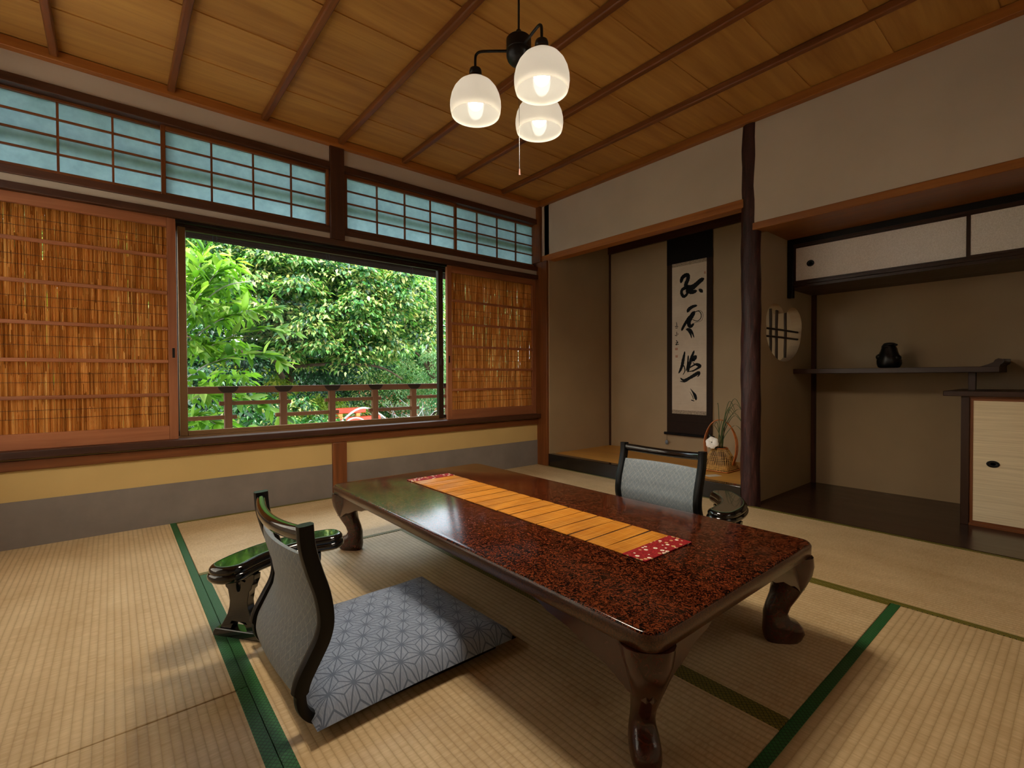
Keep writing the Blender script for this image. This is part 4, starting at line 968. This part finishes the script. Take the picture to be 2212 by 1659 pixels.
# ------------------------------------------------------------------ lacquered armrests
def armrest():
    r = root('armrest', (0, 0, 0), '', 'armrest', 'black lacquer armrests beside the floor chairs')
    L, bowv, hw = 0.172, 0.045, 0.064; n = 24
    def cen(t): return Vector((L*(2*t-1), bowv*(1-(2*t-1)**2), 0))
    def outline(ins, z):
        pts = []; w_ = hw-ins; ts = [i/n for i in range(n+1)]; left = []; right = []
        for t in ts:
            d = (cen(min(1, t+0.01))-cen(max(0, t-0.01))).normalized(); nn = Vector((-d.y, d.x, 0)); left.append(cen(t)+nn*w_); right.append(cen(t)-nn*w_)
        d1 = (cen(1)-cen(0.99)).normalized(); d0 = (cen(0)-cen(0.01)).normalized()
        out = right[:]
        for i in range(1, 12):
            a = -PI/2+PI*i/12; nn = Vector((-d1.y, d1.x, 0)); out.append(cen(1)+d1*(w_*0.9*math.cos(a))+nn*(w_*math.sin(a)))
        out += left[::-1]
        for i in range(1, 12):
            a = -PI/2+PI*i/12; nn = Vector((-d0.y, d0.x, 0)); out.append(cen(0)+d0*(w_*0.9*math.cos(a))+nn*(w_*math.sin(a)))
        return [(p.x, p.y, z) for p in out]
    zt = 0.258
    prof = [(0.022, zt-0.052), (0.008, zt-0.048), (0.001, zt-0.040), (0.0, zt-0.032), (0.004, zt-0.025), (0.007, zt-0.023), (0.005, zt-0.020), (0.005, zt-0.012), (0.010, zt-0.005), (0.016, zt-0.001), (0.020, zt)]
    MB().rings([outline(i, z) for i, z in prof], True, True).build('arm_pad', 'black_lacquer', r, smooth=True, ang=60, world=False)
    MB().rings([outline(0.019, zt-0.002), outline(0.0195, zt+0.0012), outline(0.022, zt+0.0016)], True, False).build('inlay_line', 'brass_line', r, world=False)
    MB().rings([outline(0.0225, zt-0.002), outline(0.0225, zt+0.0008)], True, True).build('top_panel', 'black_mirror', r, smooth=True, world=False)
    half = [(0.062, 0.205), (0.060, 0.186), (0.052, 0.170), (0.050, 0.158), (0.041, 0.150), (0.038, 0.135), (0.034, 0.115), (0.036, 0.095), (0.044, 0.070), (0.056, 0.050), (0.066, 0.034), (0.074, 0.022)]
    inner = [(0.030, 0.022), (0.026, 0.034), (0.016, 0.044), (0.0, 0.048)]
    ol = [(-a, b) for a, b in half]+[(-a, b) for a, b in inner[:-1]]+[(0.0, 0.048)]+[(a, b) for a, b in inner[:-1][::-1]]+[(a, b) for a, b in half[::-1]]
    hole = [(0.0085*math.cos(2*PI*k/18), 0.165+0.020*math.sin(2*PI*k/18)) for k in range(18)]
    for t in (0.13, 0.87):
        c = cen(t); d = (cen(t+0.01)-cen(t-0.01)).normalized(); nn = Vector((-d.y, d.x, 0))
        lg = MB().plate(ol, [hole], lambda u, v, w: tuple(Vector((c.x, c.y, 0))+nn*u+d*w+Vector((0, 0, v+0.004))), -0.014, 0.014).build('leg', 'black_lacquer', r, bevel=0.003, world=False)
        MB().plate([(-0.096, 0.0), (0.096, 0.0), (0.096, 0.014), (0.086, 0.026), (-0.086, 0.026), (-0.096, 0.014)], [], lambda u, v, w: tuple(Vector((c.x, c.y, 0))+nn*u+d*w+Vector((0, 0, v))), -0.021, 0.021).build('foot', 'black_lacquer', lg, bevel=0.003, world=False)
    return r
plain('brass_line', '#4f6a50', 0.4, 0.5, 0.2, 0, 0.0)
t_ = NT('black_mirror'); v_ = t_.coords(); n_ = t_.noise(v_, 70, 3)
MATS['black_mirror'] = t_.done(t_.pbr((0.012, 0.014, 0.013, 1), t_.math('MULTIPLY_ADD', n_, 0.05, 0.04), t_.bump(n_, 0.10, 0.002), 0.9, 0, 1.0, 0.03))
a1 = armrest(); a1.location = (0.440, 1.762, 0); a1.rotation_euler[2] = math.radians(15)
a1['label'] = 'black lacquer armrest reflecting green light behind the chair with the cushion'
a2 = copy_tree(a1); a2.location = (2.165, 1.085, 0); a2.rotation_euler[2] = math.radians(206)
a2['label'] = 'black lacquer armrest in the shade beside the chair before the tokonoma'

# ------------------------------------------------------------------ three-shade pendant lamp
LC = Vector((1.236, 1.437, C))
pl = root('pendant_lamp', LC, 'three-armed black pendant lamp with cream glass shades above the table', 'lamp')
MB().lathe([(0.045, 0.0), (0.045, -0.018), (0.030, -0.030), (0.008, -0.034)], tuple(LC), 28).build('ceiling_rose', 'lamp_metal', pl, smooth=True)
MB().tube([tuple(LC+Vector((0, 0, -0.03))), tuple(LC+Vector((0, 0, -0.12)))], 0.008, 12).build('cord_sleeve', 'cord_brown', pl, smooth=True)
cl = [tuple(LC+Vector((-0.022+0.012*math.cos(i*1.1), 0.012+0.012*math.sin(i*1.1), -0.055-0.0022*i))) for i in range(26)]
MB().tube(cl, 0.0042, 6).build('coiled_wire', 'cord_black', pl, smooth=True)
MB().tube([tuple(LC+Vector((0, 0, -0.10))), tuple(LC+Vector((0.001, 0, -0.20))), (LC.x, LC.y, 2.165)], 0.0042, 8).build('hanging_wire', 'cord_black', pl, smooth=True)
MB().lathe([(0.010, 2.185), (0.011, 2.162), (0.020, 2.158), (0.044, 2.154), (0.0485, 2.149), (0.0485, 2.108), (0.0465, 2.106), (0.0465, 2.103), (0.0485, 2.101), (0.0475, 2.083), (0.046, 2.081), (0.044, 2.072), (0.034, 2.060), (0.022, 2.055), (0.008, 2.052)], (LC.x, LC.y, 0), 36).build('hub', 'lamp_metal', pl, smooth=True, ang=35)
for sx_, sy_ in ((1.111, 1.553), (1.2025, 1.2715), (1.3905, 1.4865)):
    d = Vector((sx_-LC.x, sy_-LC.y, 0)); n_ = d.normalized(); c = Vector((LC.x, LC.y, 0)); e = c+d
    arm = catmull([c+n_*0.040+Vector((0, 0, 2.108)), c+d*0.55+Vector((0, 0, 2.110)), c+d*0.86+Vector((0, 0, 2.110)), e-n_*0.006+Vector((0, 0, 2.102)), e+Vector((0, 0, 2.085)), e+Vector((0, 0, 2.035))], 5)
    ar = MB().tube(arm, 0.0052, 10).build('arm', 'lamp_metal', pl, smooth=True)
    MB().lathe([(0.008, 2.046), (0.022, 2.042), (0.0245, 2.034), (0.0245, 2.024), (0.0225, 2.021), (0.0275, 2.016), (0.031, 2.002), (0.033, 1.996), (0.010, 1.992)], (e.x, e.y, 0), 28).build('socket', 'lamp_metal', ar, smooth=True, ang=35)
    MB().tube([(e.x+0.030, e.y, 2.004), (e.x+0.040, e.y, 2.006)], 0.004, 8).build('thumb_screw', 'lamp_metal', ar, smooth=True)
    op = [(0.030, 2.001), (0.050, 1.994), (0.069, 1.980), (0.084, 1.961), (0.0940, 1.939), (0.0992, 1.915), (0.1000, 1.896), (0.0980, 1.878), (0.0940, 1.863)]
    inn = [(r-0.0028, z-0.0006) for r, z in op[::-1]]
    MB().lathe(op+inn, (e.x, e.y, 0), 48, False, False).build('shade', 'opal_glass', pl, smooth=True, ang=60)
    bl = MB(); blob(bl, (e.x, e.y, 1.916), (0.030, 0.030, 0.033)); bl.build('bulb', 'bulb_glow', pl, smooth=True)
    sd_ = bpy.data.lights.new('downlight', 'SPOT'); sd_.energy = DOWNLIGHT_W; sd_.color = (1.0, 0.86, 0.66); sd_.spot_size = math.radians(164); sd_.spot_blend = 0.5; sd_.shadow_soft_size = 0.075
    so = bpy.data.objects.new('downlight', sd_); COL.objects.link(so); so.parent = pl; so.location = (e.x-LC.x, e.y-LC.y, 1.858-LC.z)
    MB().tube([(e.x, e.y, 1.998), (e.x, e.y, 1.945)], [0.016, 0.018], 16).build('bulb_base', 'card_white', pl, smooth=True)
pc = [(LC.x-0.004, LC.y-0.006, 2.06), (LC.x-0.004, LC.y-0.006, 1.85), (LC.x-0.0035, LC.y-0.006, 1.64)]
MB().tube(pc, 0.0008, 6).build('pull_cord', 'cord_black', pl); MB().tube([(pc[2][0], pc[2][1], 1.646), (pc[2][0], pc[2][1], 1.622)], [0.002, 0.0036], 8).build('pull_knob', 'cord_brown', pl)

# ------------------------------------------------------------------ outside: balustrade, rolled blind, ground
bl_ = root('balustrade', (1.35, 3.90, 0.0), 'brown wooden balustrade with short staggered rails outside the window', 'balustrade')
BY = 3.90; px_ = [0.625-0.364*3+0.364*k for k in range(11)]
box('handrail', 'railwood_X', bl_, px_[0]-0.3, px_[-1]+0.3, BY-0.022, BY+0.022, 0.728, 0.777, 0.004)
for k, x in enumerate(px_):
    pp = box('post', 'railwood_Z', bl_, x-0.024, x+0.024, BY-0.02, BY+0.02, -0.42, 0.728, 0.003)
    pts = [(-0.066, 0.776), (-0.060, 0.760), (-0.046, 0.742), (-0.030, 0.732), (0.030, 0.732), (0.046, 0.742), (0.060, 0.760), (0.066, 0.776)]
    MB().plate(pts, [], lambda u, v, w: (x+u, w, v), BY-0.027, BY+0.027).build('post_cap', 'bronze_dark', pp, bevel=0.002)
for k in range(len(px_)-1):
    up = k % 2 == 1
    z0 = 0.643 if up else 0.545
    box('short_rail', 'railwood_X', bl_, px_[k]-0.055, px_[k+1]+0.055, BY-0.013, BY+0.013, z0, z0+0.028, 0.002)
struct('floor_veranda', 'railwood_X', XL-1.0, 4.6, W+TH+0.01, 4.02, -0.5, -0.42, 'narrow board ledge below the balustrade', 'ledge')
rb = root('rolled_blind', (1.2, 3.88, 1.79), 'dark rolled-up reed blind hanging outside above the open window', 'blind')
MB().tube([(-0.7, 3.86, 1.822), (1.4, 3.86, 1.797), (3.4, 3.86, 1.768)], 0.034, 18).build('roll', 'blind_dark', rb, smooth=True)
MB().tube([(-0.7, 3.845, 1.836), (3.4, 3.845, 1.782)], 0.033, 14).build('outer_roll', 'blind_dark', rb, smooth=True)
for x in (0.545, 1.30, 2.02, 2.33):
    z = 1.812-0.0135*(x+0.7)
    mm = MB(); mm.tube([(x, 3.80, z+0.35), (x, 3.80, z+0.02)], 0.0018, 5)
    mm.tube([(x+0.012*math.sin(a), 3.80, z-0.012-0.040*math.cos(a)*0.9) for a in [2*PI*i/16 for i in range(17)]], 0.0022, 5, False)
    mm.build('hanging_hook', 'cord_black', rb, smooth=True)

GZ = -1.6
m = MB(); m.grid(lambda u, v: (-14+34*u, 4.3+26*v, GZ+0.25*math.sin(9*u+5*v)*math.sin(7*v)+ (v**1.5)*4.5*(1 if v > 0.3 else v/0.3)), 40, 40)
gd = tag(m.build('ground', 'stone_ground', None, smooth=True), 'mossy garden ground sloping up behind the trees', 'ground', None, 'structure')

# ------------------------------------------------------------------ leaves
def leaf_arrays(P, D, N, L, Wd, fold=0.25, droop=0.15):
    """P base points, D directions, N normals, L lengths, Wd widths -> verts, quads"""
    D = D/np.linalg.norm(D, axis=1, keepdims=True); N = N-(N*D).sum(1, keepdims=True)*D; N /= np.maximum(np.linalg.norm(N, axis=1, keepdims=True), 1e-6)
    S = np.cross(D, N); L = L[:, None]; Wd = Wd[:, None]
    a = P; b = P+D*L*0.42+S*Wd*0.5+N*Wd*fold; c = P+D*L-N*L*droop; d = P+D*L*0.42-S*Wd*0.5+N*Wd*fold
    V = np.stack([a, b, c, d], 1).reshape(-1, 3); n = len(P); q = np.arange(n)*4
    Fc = np.stack([q, q+1, q+2, q, q+2, q+3], 1).reshape(-1, 3)
    return V, Fc
def leaf_mesh(name, V, Fc, rnd, matn, parent, kind=None, per=4):
    o0 = ROOT.get(parent.name, (0, 0, 0)); V = V-np.array(o0)
    me = bpy.data.meshes.new(name); nv, nf = len(V), len(Fc)
    me.vertices.add(nv); me.vertices.foreach_set('co', V.astype(np.float32).ravel())
    me.loops.add(nf*3); me.loops.foreach_set('vertex_index', Fc.astype(np.int32).ravel())
    me.polygons.add(nf); me.polygons.foreach_set('loop_start', np.arange(0, nf*3, 3, dtype=np.int32)); me.polygons.foreach_set('loop_total', np.full(nf, 3, dtype=np.int32))
    me.update(calc_edges=True); me.validate()
    at = me.attributes.new('rnd', 'FLOAT', 'POINT'); at.data.foreach_set('value', np.repeat(rnd, per).astype(np.float32))
    me.materials.append(MATS[matn]); ob = bpy.data.objects.new(name, me); COL.objects.link(ob); ob.parent = parent; ROOT[ob.name] = o0
    if kind: ob['kind'] = kind
    return ob
def clump_leaves(centers, radii, per, size, rs, flat=0.75, toward=None):
    """leaves sitting on domes: dense at the top and outer face, tips hanging outward"""
    P = []; D = []; N = []; lit_rnd = []
    for c, r in zip(centers, radii):
        n = per if not hasattr(per, '__len__') else per[0]
        v = rs.normal(size=(n, 3)); v /= np.linalg.norm(v, axis=1, keepdims=True)
        v[:, 2] = np.where(v[:, 2] < -0.25, -v[:, 2], v[:, 2])
        sh = rs.uniform(0.55, 1.05, size=(n, 1))
        p = np.array(c)+v*np.array([r, r, r*flat])*sh
        d = v*np.array([1, 1, 0.25])+np.array([0, 0, -0.55])+rs.normal(size=(n, 3))*0.35
        nn = v+np.array([0, 0, 0.7])+rs.normal(size=(n, 3))*0.30
        P.append(p); D.append(d); N.append(nn)
        lit_rnd.append(np.clip(0.15+0.5*(v[:, 2]*0.5+0.5)*sh[:, 0]+rs.normal(size=n)*0.16+rs.normal()*0.08, 0, 0.999))  # tone rises to clump tops and outsides as painted top light, plus scatter
    return np.concatenate(P), np.concatenate(D), np.concatenate(N), np.concatenate(lit_rnd)
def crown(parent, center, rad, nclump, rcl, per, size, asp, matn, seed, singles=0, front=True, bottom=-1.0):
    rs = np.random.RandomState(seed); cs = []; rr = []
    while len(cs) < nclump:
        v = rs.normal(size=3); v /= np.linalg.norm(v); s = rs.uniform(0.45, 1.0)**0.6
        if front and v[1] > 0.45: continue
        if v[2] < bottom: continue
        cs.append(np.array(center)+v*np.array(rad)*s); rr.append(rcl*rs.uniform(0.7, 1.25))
    P, D, N, lit_rnd = clump_leaves(cs, rr, per, size, rs)
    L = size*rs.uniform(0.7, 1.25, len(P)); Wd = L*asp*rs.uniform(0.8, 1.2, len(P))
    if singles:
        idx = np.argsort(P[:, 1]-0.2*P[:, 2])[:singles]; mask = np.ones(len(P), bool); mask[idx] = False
        single_leaves(parent, P[idx], D[idx], N[idx], L[idx], Wd[idx], lit_rnd[idx], matn)
        P, D, N, L, Wd, lit_rnd = P[mask], D[mask], N[mask], L[mask], Wd[mask], lit_rnd[mask]
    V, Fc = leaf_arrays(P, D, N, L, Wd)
    leaf_mesh('foliage', V, Fc, lit_rnd, matn, parent, 'stuff')
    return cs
LEAFMESH = {}
def single_leaves(parent, P, D, N, L, Wd, lit_rnd, matn):
    key = matn
    if key not in LEAFMESH:
        V = []; Fq = []; prof = [(0, 0.02), (0.12, 0.30), (0.30, 0.46), (0.5, 0.50), (0.7, 0.40), (0.87, 0.20), (1.0, 0.0)]
        for t, w in prof: V += [(t, w, 0.10*w-0.16*t*t), (t, 0, -0.03*math.sin(PI*t)-0.16*t*t), (t, -w, 0.10*w-0.16*t*t)]
        for i in range(len(prof)-1): Fq += [(3*i, 3*i+1, 3*i+4, 3*i+3), (3*i+1, 3*i+2, 3*i+5, 3*i+4)]
        me = bpy.data.meshes.new('leaf'); me.from_pydata(V, [], Fq); me.shade_smooth(); me.materials.append(MATS[matn]); LEAFMESH[key] = me
        at = me.attributes.new('rnd', 'FLOAT', 'POINT'); at.data.foreach_set('value', [0.0]*len(V))
    me = LEAFMESH[key]; o0 = Vector(ROOT.get(parent.name, (0, 0, 0)))
    for p, d, nn, l, w in zip(P, D, N, L, Wd):
        d = Vector(d).normalized(); nn = Vector(nn); nn = (nn-d*nn.dot(d)).normalized(); s = nn.cross(d)
        ob = bpy.data.objects.new('leaf', me); COL.objects.link(ob); ob.parent = parent
        Mx = Matrix((d, s, nn)).transposed().to_4x4() @ Matrix.Diagonal((l, w, l, 1)); Mx.translation = Vector(p)-o0
        ob.matrix_local = Mx

def limb(parent, pts, r0, r1, matn='bark_brown', name='branch', n=8):
    P = catmull(pts, 5); k = len(P)
    return MB().tube(P, [r0+(r1-r0)*i/(k-1) for i in range(k)], n).build(name, matn, parent, smooth=True)

# near shrub with large bright leaves
sh = root('broadleaf_shrub', (0.35, 4.75, GZ), 'tall shrub with large bright green leaves close to the window', 'shrub')
limb(sh, [(0.30, 4.85, GZ), (0.33, 4.85, -0.4), (0.40, 4.9, 0.7), (0.46, 4.9, 1.5)], 0.035, 0.016, name='stem')
twigs = [[(0.38, 4.88, 0.75), (0.62, 4.80, 0.95), (0.95, 4.75, 1.05), (1.22, 4.72, 0.98)], [(0.42, 4.9, 1.05), (0.66, 4.82, 1.30), (0.90, 4.75, 1.42), (1.12, 4.70, 1.46)],
         [(0.44, 4.9, 1.25), (0.58, 4.8, 1.55), (0.72, 4.74, 1.78)], [(0.40, 4.88, 0.95), (0.70, 4.82, 1.14), (1.00, 4.78, 1.28), (1.32, 4.74, 1.25)],
         [(0.46, 4.9, 1.45), (0.55, 4.82, 1.68), (0.60, 4.78, 1.90)], [(0.40, 4.88, 0.60), (0.68, 4.80, 0.72), (0.98, 4.74, 0.62), (1.25, 4.70, 0.45)], [(0.37, 4.86, 0.40), (0.52, 4.74, 0.52), (0.66, 4.66, 0.45)],
         [(0.42, 4.88, 1.0), (0.35, 4.8, 1.3), (0.25, 4.74, 1.5)], [(0.40, 4.88, 0.8), (0.22, 4.8, 1.0), (0.05, 4.76, 1.1)], [(0.38, 4.88, 0.6), (0.12, 4.82, 0.75), (-0.2, 4.8, 0.8)], [(0.44, 4.9, 1.3), (0.74, 4.84, 1.62), (0.98, 4.78, 1.70)]]
rs = np.random.RandomState(3); LP, LD, LN = [], [], []
for tw in twigs:
    c = catmull(tw, 10); limb(sh, tw, 0.0075, 0.003, 'twig_grey', 'twig', 6)
    for i in range(3, len(c)):
        for q in range(2 if i > len(c)*0.35 else 1):
            if rs.rand() < 0.12: continue
            t = (c[min(i+1, len(c)-1)]-c[i-1]).normalized(); az = rs.uniform(0, 2*PI)
            sd = Vector((math.cos(az), math.sin(az)*0.6-0.25, rs.uniform(-0.25, 0.7)))
            LP.append(c[i]); LD.append(t*0.75+sd*0.8+Vector((0, -0.05, -0.12))); LN.append(Vector((rs.normal()*0.35, -0.45+rs.normal()*0.3, 1.0)))
LP = np.array(LP)[:300]; LD = np.array(LD)[:300]; LN = np.array(LN)[:300]
Ls = rs.uniform(0.11, 0.185, len(LP)); single_leaves(sh, LP, LD, LN, Ls, Ls*rs.uniform(0.32, 0.42, len(LP)), None, 'leaf_bright')
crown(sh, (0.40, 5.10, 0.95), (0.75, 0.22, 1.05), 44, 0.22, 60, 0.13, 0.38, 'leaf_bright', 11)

# big tree filling the middle of the view
t2 = root('camphor_tree', (2.2, 8.2, GZ), 'large dense green tree filling the middle of the garden view', 'tree')
limb(t2, [(2.3, 9.5, GZ-0.1), (2.35, 9.4, -0.5), (2.4, 9.1, 0.8), (2.6, 8.3, 1.6), (3.1, 7.9, 2.4), (3.4, 8.0, 3.4)], 0.11, 0.04, name='trunk', n=12)
limb(t2, [(2.02, 8.0, 0.85), (1.7, 7.5, 1.15), (1.2, 7.2, 1.20), (0.7, 7.1, 1.35)], 0.045, 0.015); limb(t2, [(2.1, 7.95, 1.0), (2.7, 7.5, 1.05), (3.3, 7.3, 1.0), (3.7, 7.3, 0.8)], 0.03, 0.01)
limb(t2, [(2.6, 7.9, 1.7), (2.9, 7.4, 1.9), (3.5, 7.1, 2.0)], 0.05, 0.015); limb(t2, [(2.3, 7.9, 1.3), (1.9, 7.6, 1.9), (1.5, 7.5, 2.5)], 0.05, 0.015)
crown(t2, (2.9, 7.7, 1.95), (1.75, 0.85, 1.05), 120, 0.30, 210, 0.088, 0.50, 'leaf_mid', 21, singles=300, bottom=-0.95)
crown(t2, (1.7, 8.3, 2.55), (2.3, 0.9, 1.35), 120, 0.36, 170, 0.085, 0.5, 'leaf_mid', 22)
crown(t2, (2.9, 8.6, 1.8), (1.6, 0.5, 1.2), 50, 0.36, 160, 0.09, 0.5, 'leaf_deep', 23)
# pale fine-leaved tree towards the alcove side
t3 = root('pale_tree', (5.9, 9.6, GZ), 'pale fine-leaved tree at the alcove side of the garden view', 'tree')
limb(t3, [(5.9, 9.8, GZ), (5.7, 9.6, 0.0), (5.5, 9.5, 1.2), (5.2, 9.3, 2.6)], 0.14, 0.04, name='trunk', n=10); limb(t3, [(5.6, 9.55, 0.6), (5.1, 9.0, 1.1), (4.7, 8.8, 1.4)], 0.05, 0.015)
crown(t3, (5.6, 9.4, 1.7), (1.55, 0.9, 1.75), 130, 0.33, 260, 0.062, 0.42, 'leaf_pale', 31)
# shrubs low in the garden
def shrub(n, c, rad, ncl, rcl, per, size, matn, seed, label):
    s = root(n, (c[0], c[1], GZ), label, 'shrub', 'garden shrubs')
    for q in range(4): limb(s, [(c[0]+0.05*q, c[1], GZ-0.2), (c[0]+0.15*(q-1.5), c[1]+0.05*q, (GZ+c[2])/2), (c[0]+rad[0]*0.4*(q-1.5), c[1], c[2])], 0.02, 0.008, name='stem', n=6)
    crown(s, c, rad, ncl, rcl, per, size, 0.45, matn, seed); return s
shrub('garden_shrub', (1.05, 5.9, 0.05), (0.75, 0.45, 0.48), 26, 0.24, 110, 0.075, 'leaf_mid', 41, 'mid-green shrub low behind the balustrade near the wide reed screen')
shrub('garden_shrub', (1.75, 9.2, 0.70), (0.85, 0.5, 0.40), 26, 0.24, 150, 0.07, 'leaf_lime', 42, 'yellow-green shrub seen just above the handrail')
shrub('garden_shrub', (2.75, 8.4, -0.05), (0.70, 0.5, 0.42), 26, 0.25, 170, 0.06, 'leaf_lime', 43, 'lime-green mossy shrub below the handrail, beside the vermilion railing')
shrub('garden_shrub', (0.75, 7.6, 0.75), (0.9, 0.5, 0.85), 46, 0.28, 120, 0.08, 'leaf_deep', 44, 'dark green shrub behind the large-leaved shrub')
shrub('garden_shrub', (4.35, 9.9, 0.35), (0.9, 0.5, 0.65), 34, 0.28, 170, 0.065, 'leaf_mid', 47, 'mid-green shrub behind the bare grey branches')
shrub('garden_shrub', (3.35, 10.4, 0.75), (1.0, 0.5, 0.6), 36, 0.28, 170, 0.065, 'leaf_deep', 48, 'dark green shrub behind the vermilion railing')
shrub('garden_shrub', (5.25, 8.2, -0.1), (0.7, 0.5, 0.60), 24, 0.26, 170, 0.06, 'leaf_pale', 45, 'pale green shrub below the pale tree by the window edge')
shrub('garden_shrub', (1.85, 7.0, 0.10), (0.70, 0.4, 0.42), 24, 0.22, 130, 0.075, 'leaf_mid', 46, 'mid-green shrub low behind the balustrade in the middle of the window')
# heap of dry branches with dead leaves
dh = root('dry_branches', (4.0, 8.3, -0.4), 'tangle of bare grey branches with withered red leaves', 'branches')
rs = np.random.RandomState(9); mm = MB()
for i in range(170):
    b = Vector((rs.uniform(3.1, 4.9), rs.uniform(7.9, 8.7), rs.uniform(-0.9, 0.0))); d = Vector((rs.normal()*0.5, rs.normal()*0.25, rs.uniform(0.1, 0.7)))
    k = rs.uniform(0.4, 1.0); mm.tube([b, b+d*k*0.5+Vector((rs.normal()*0.05, 0, 0.05)), b+d*k], [0.011, 0.008, 0.003], 4)
mm.build('twigs', 'twig_grey', dh, kind='stuff')
limb(dh, [(2.45, 7.5, -0.5), (2.68, 7.5, 0.05), (3.05, 7.5, 0.34), (3.4, 7.5, 0.22), (3.75, 7.6, -0.1)], 0.022, 0.012, 'twig_grey', 'bent_branch'); limb(dh, [(2.55, 7.45, -0.4), (2.75, 7.4, 0.10), (3.0, 7.4, 0.19), (3.3, 7.45, -0.05)], 0.016, 0.01, 'twig_grey', 'bent_branch')
rsd = np.random.RandomState(5); n = 260
P = np.stack([rsd.uniform(3.3, 4.9, n), rsd.uniform(7.8, 8.5, n), rsd.normal(0.25, 0.22, n)], 1); D = rsd.normal(size=(n, 3))+np.array([0, 0, -0.6]); N = rsd.normal(size=(n, 3))+np.array([0, -0.5, 0.6]); L = rsd.uniform(0.03, 0.06, n)
V, Fc = leaf_arrays(P, D, N, L, L*0.4); leaf_mesh('dead_leaves', V, Fc, rsd.uniform(0, 0.99, n), 'leaf_dead', dh, 'stuff')
# vermilion bridge railing
br = root('red_railing', (3.1, 7.7, GZ+0.2), 'vermilion garden railing glimpsed below the handrail', 'railing')
box('beam', 'vermilion', br, 2.72, 3.22, 7.66, 7.74, 0.255, 0.345, 0.01); box('beam', 'vermilion', br, 2.66, 3.46, 7.62, 7.78, 0.105, 0.195, 0.01)
for x in (2.80, 3.09): box('post', 'ochre_post', br, x-0.035, x+0.035, 7.665, 7.735, GZ-0.1, 0.257, 0.01)
# trees at the back that close the view
for i, (x, y, z, rx, rz, mt, lb) in enumerate([(-3.2, 11.5, 2.3, 1.9, 2.4, 'leaf_deep', 'dark tree at the far back, behind the wide reed screen'), (-0.4, 12.2, 2.6, 2.0, 2.6, 'leaf_mid', 'green tree at the far back, behind the large-leaved shrub'),
        (2.4, 12.8, 2.9, 2.1, 2.8, 'leaf_deep', 'dark tree at the far back, behind the big dense tree'), (5.4, 13.0, 3.0, 2.1, 2.9, 'leaf_mid', 'green tree at the far back, between the dense and the pale tree'), (8.6, 12.4, 2.8, 2.1, 2.8, 'leaf_pale', 'pale tree at the far back, beyond the pale fine-leaved tree')]):
    tr = root('backdrop_tree', (x, y, GZ), lb, 'tree', 'trees at the back of the garden')
    limb(tr, [(x, y, GZ-0.3), (x+0.1, y, 0.6), (x, y, z)], 0.18, 0.06, name='trunk', n=10)
    crown(tr, (x, y, z-0.6), (rx, 1.0, rz), 130, 0.60, 140, 0.17, 0.5, mt, 60+i)
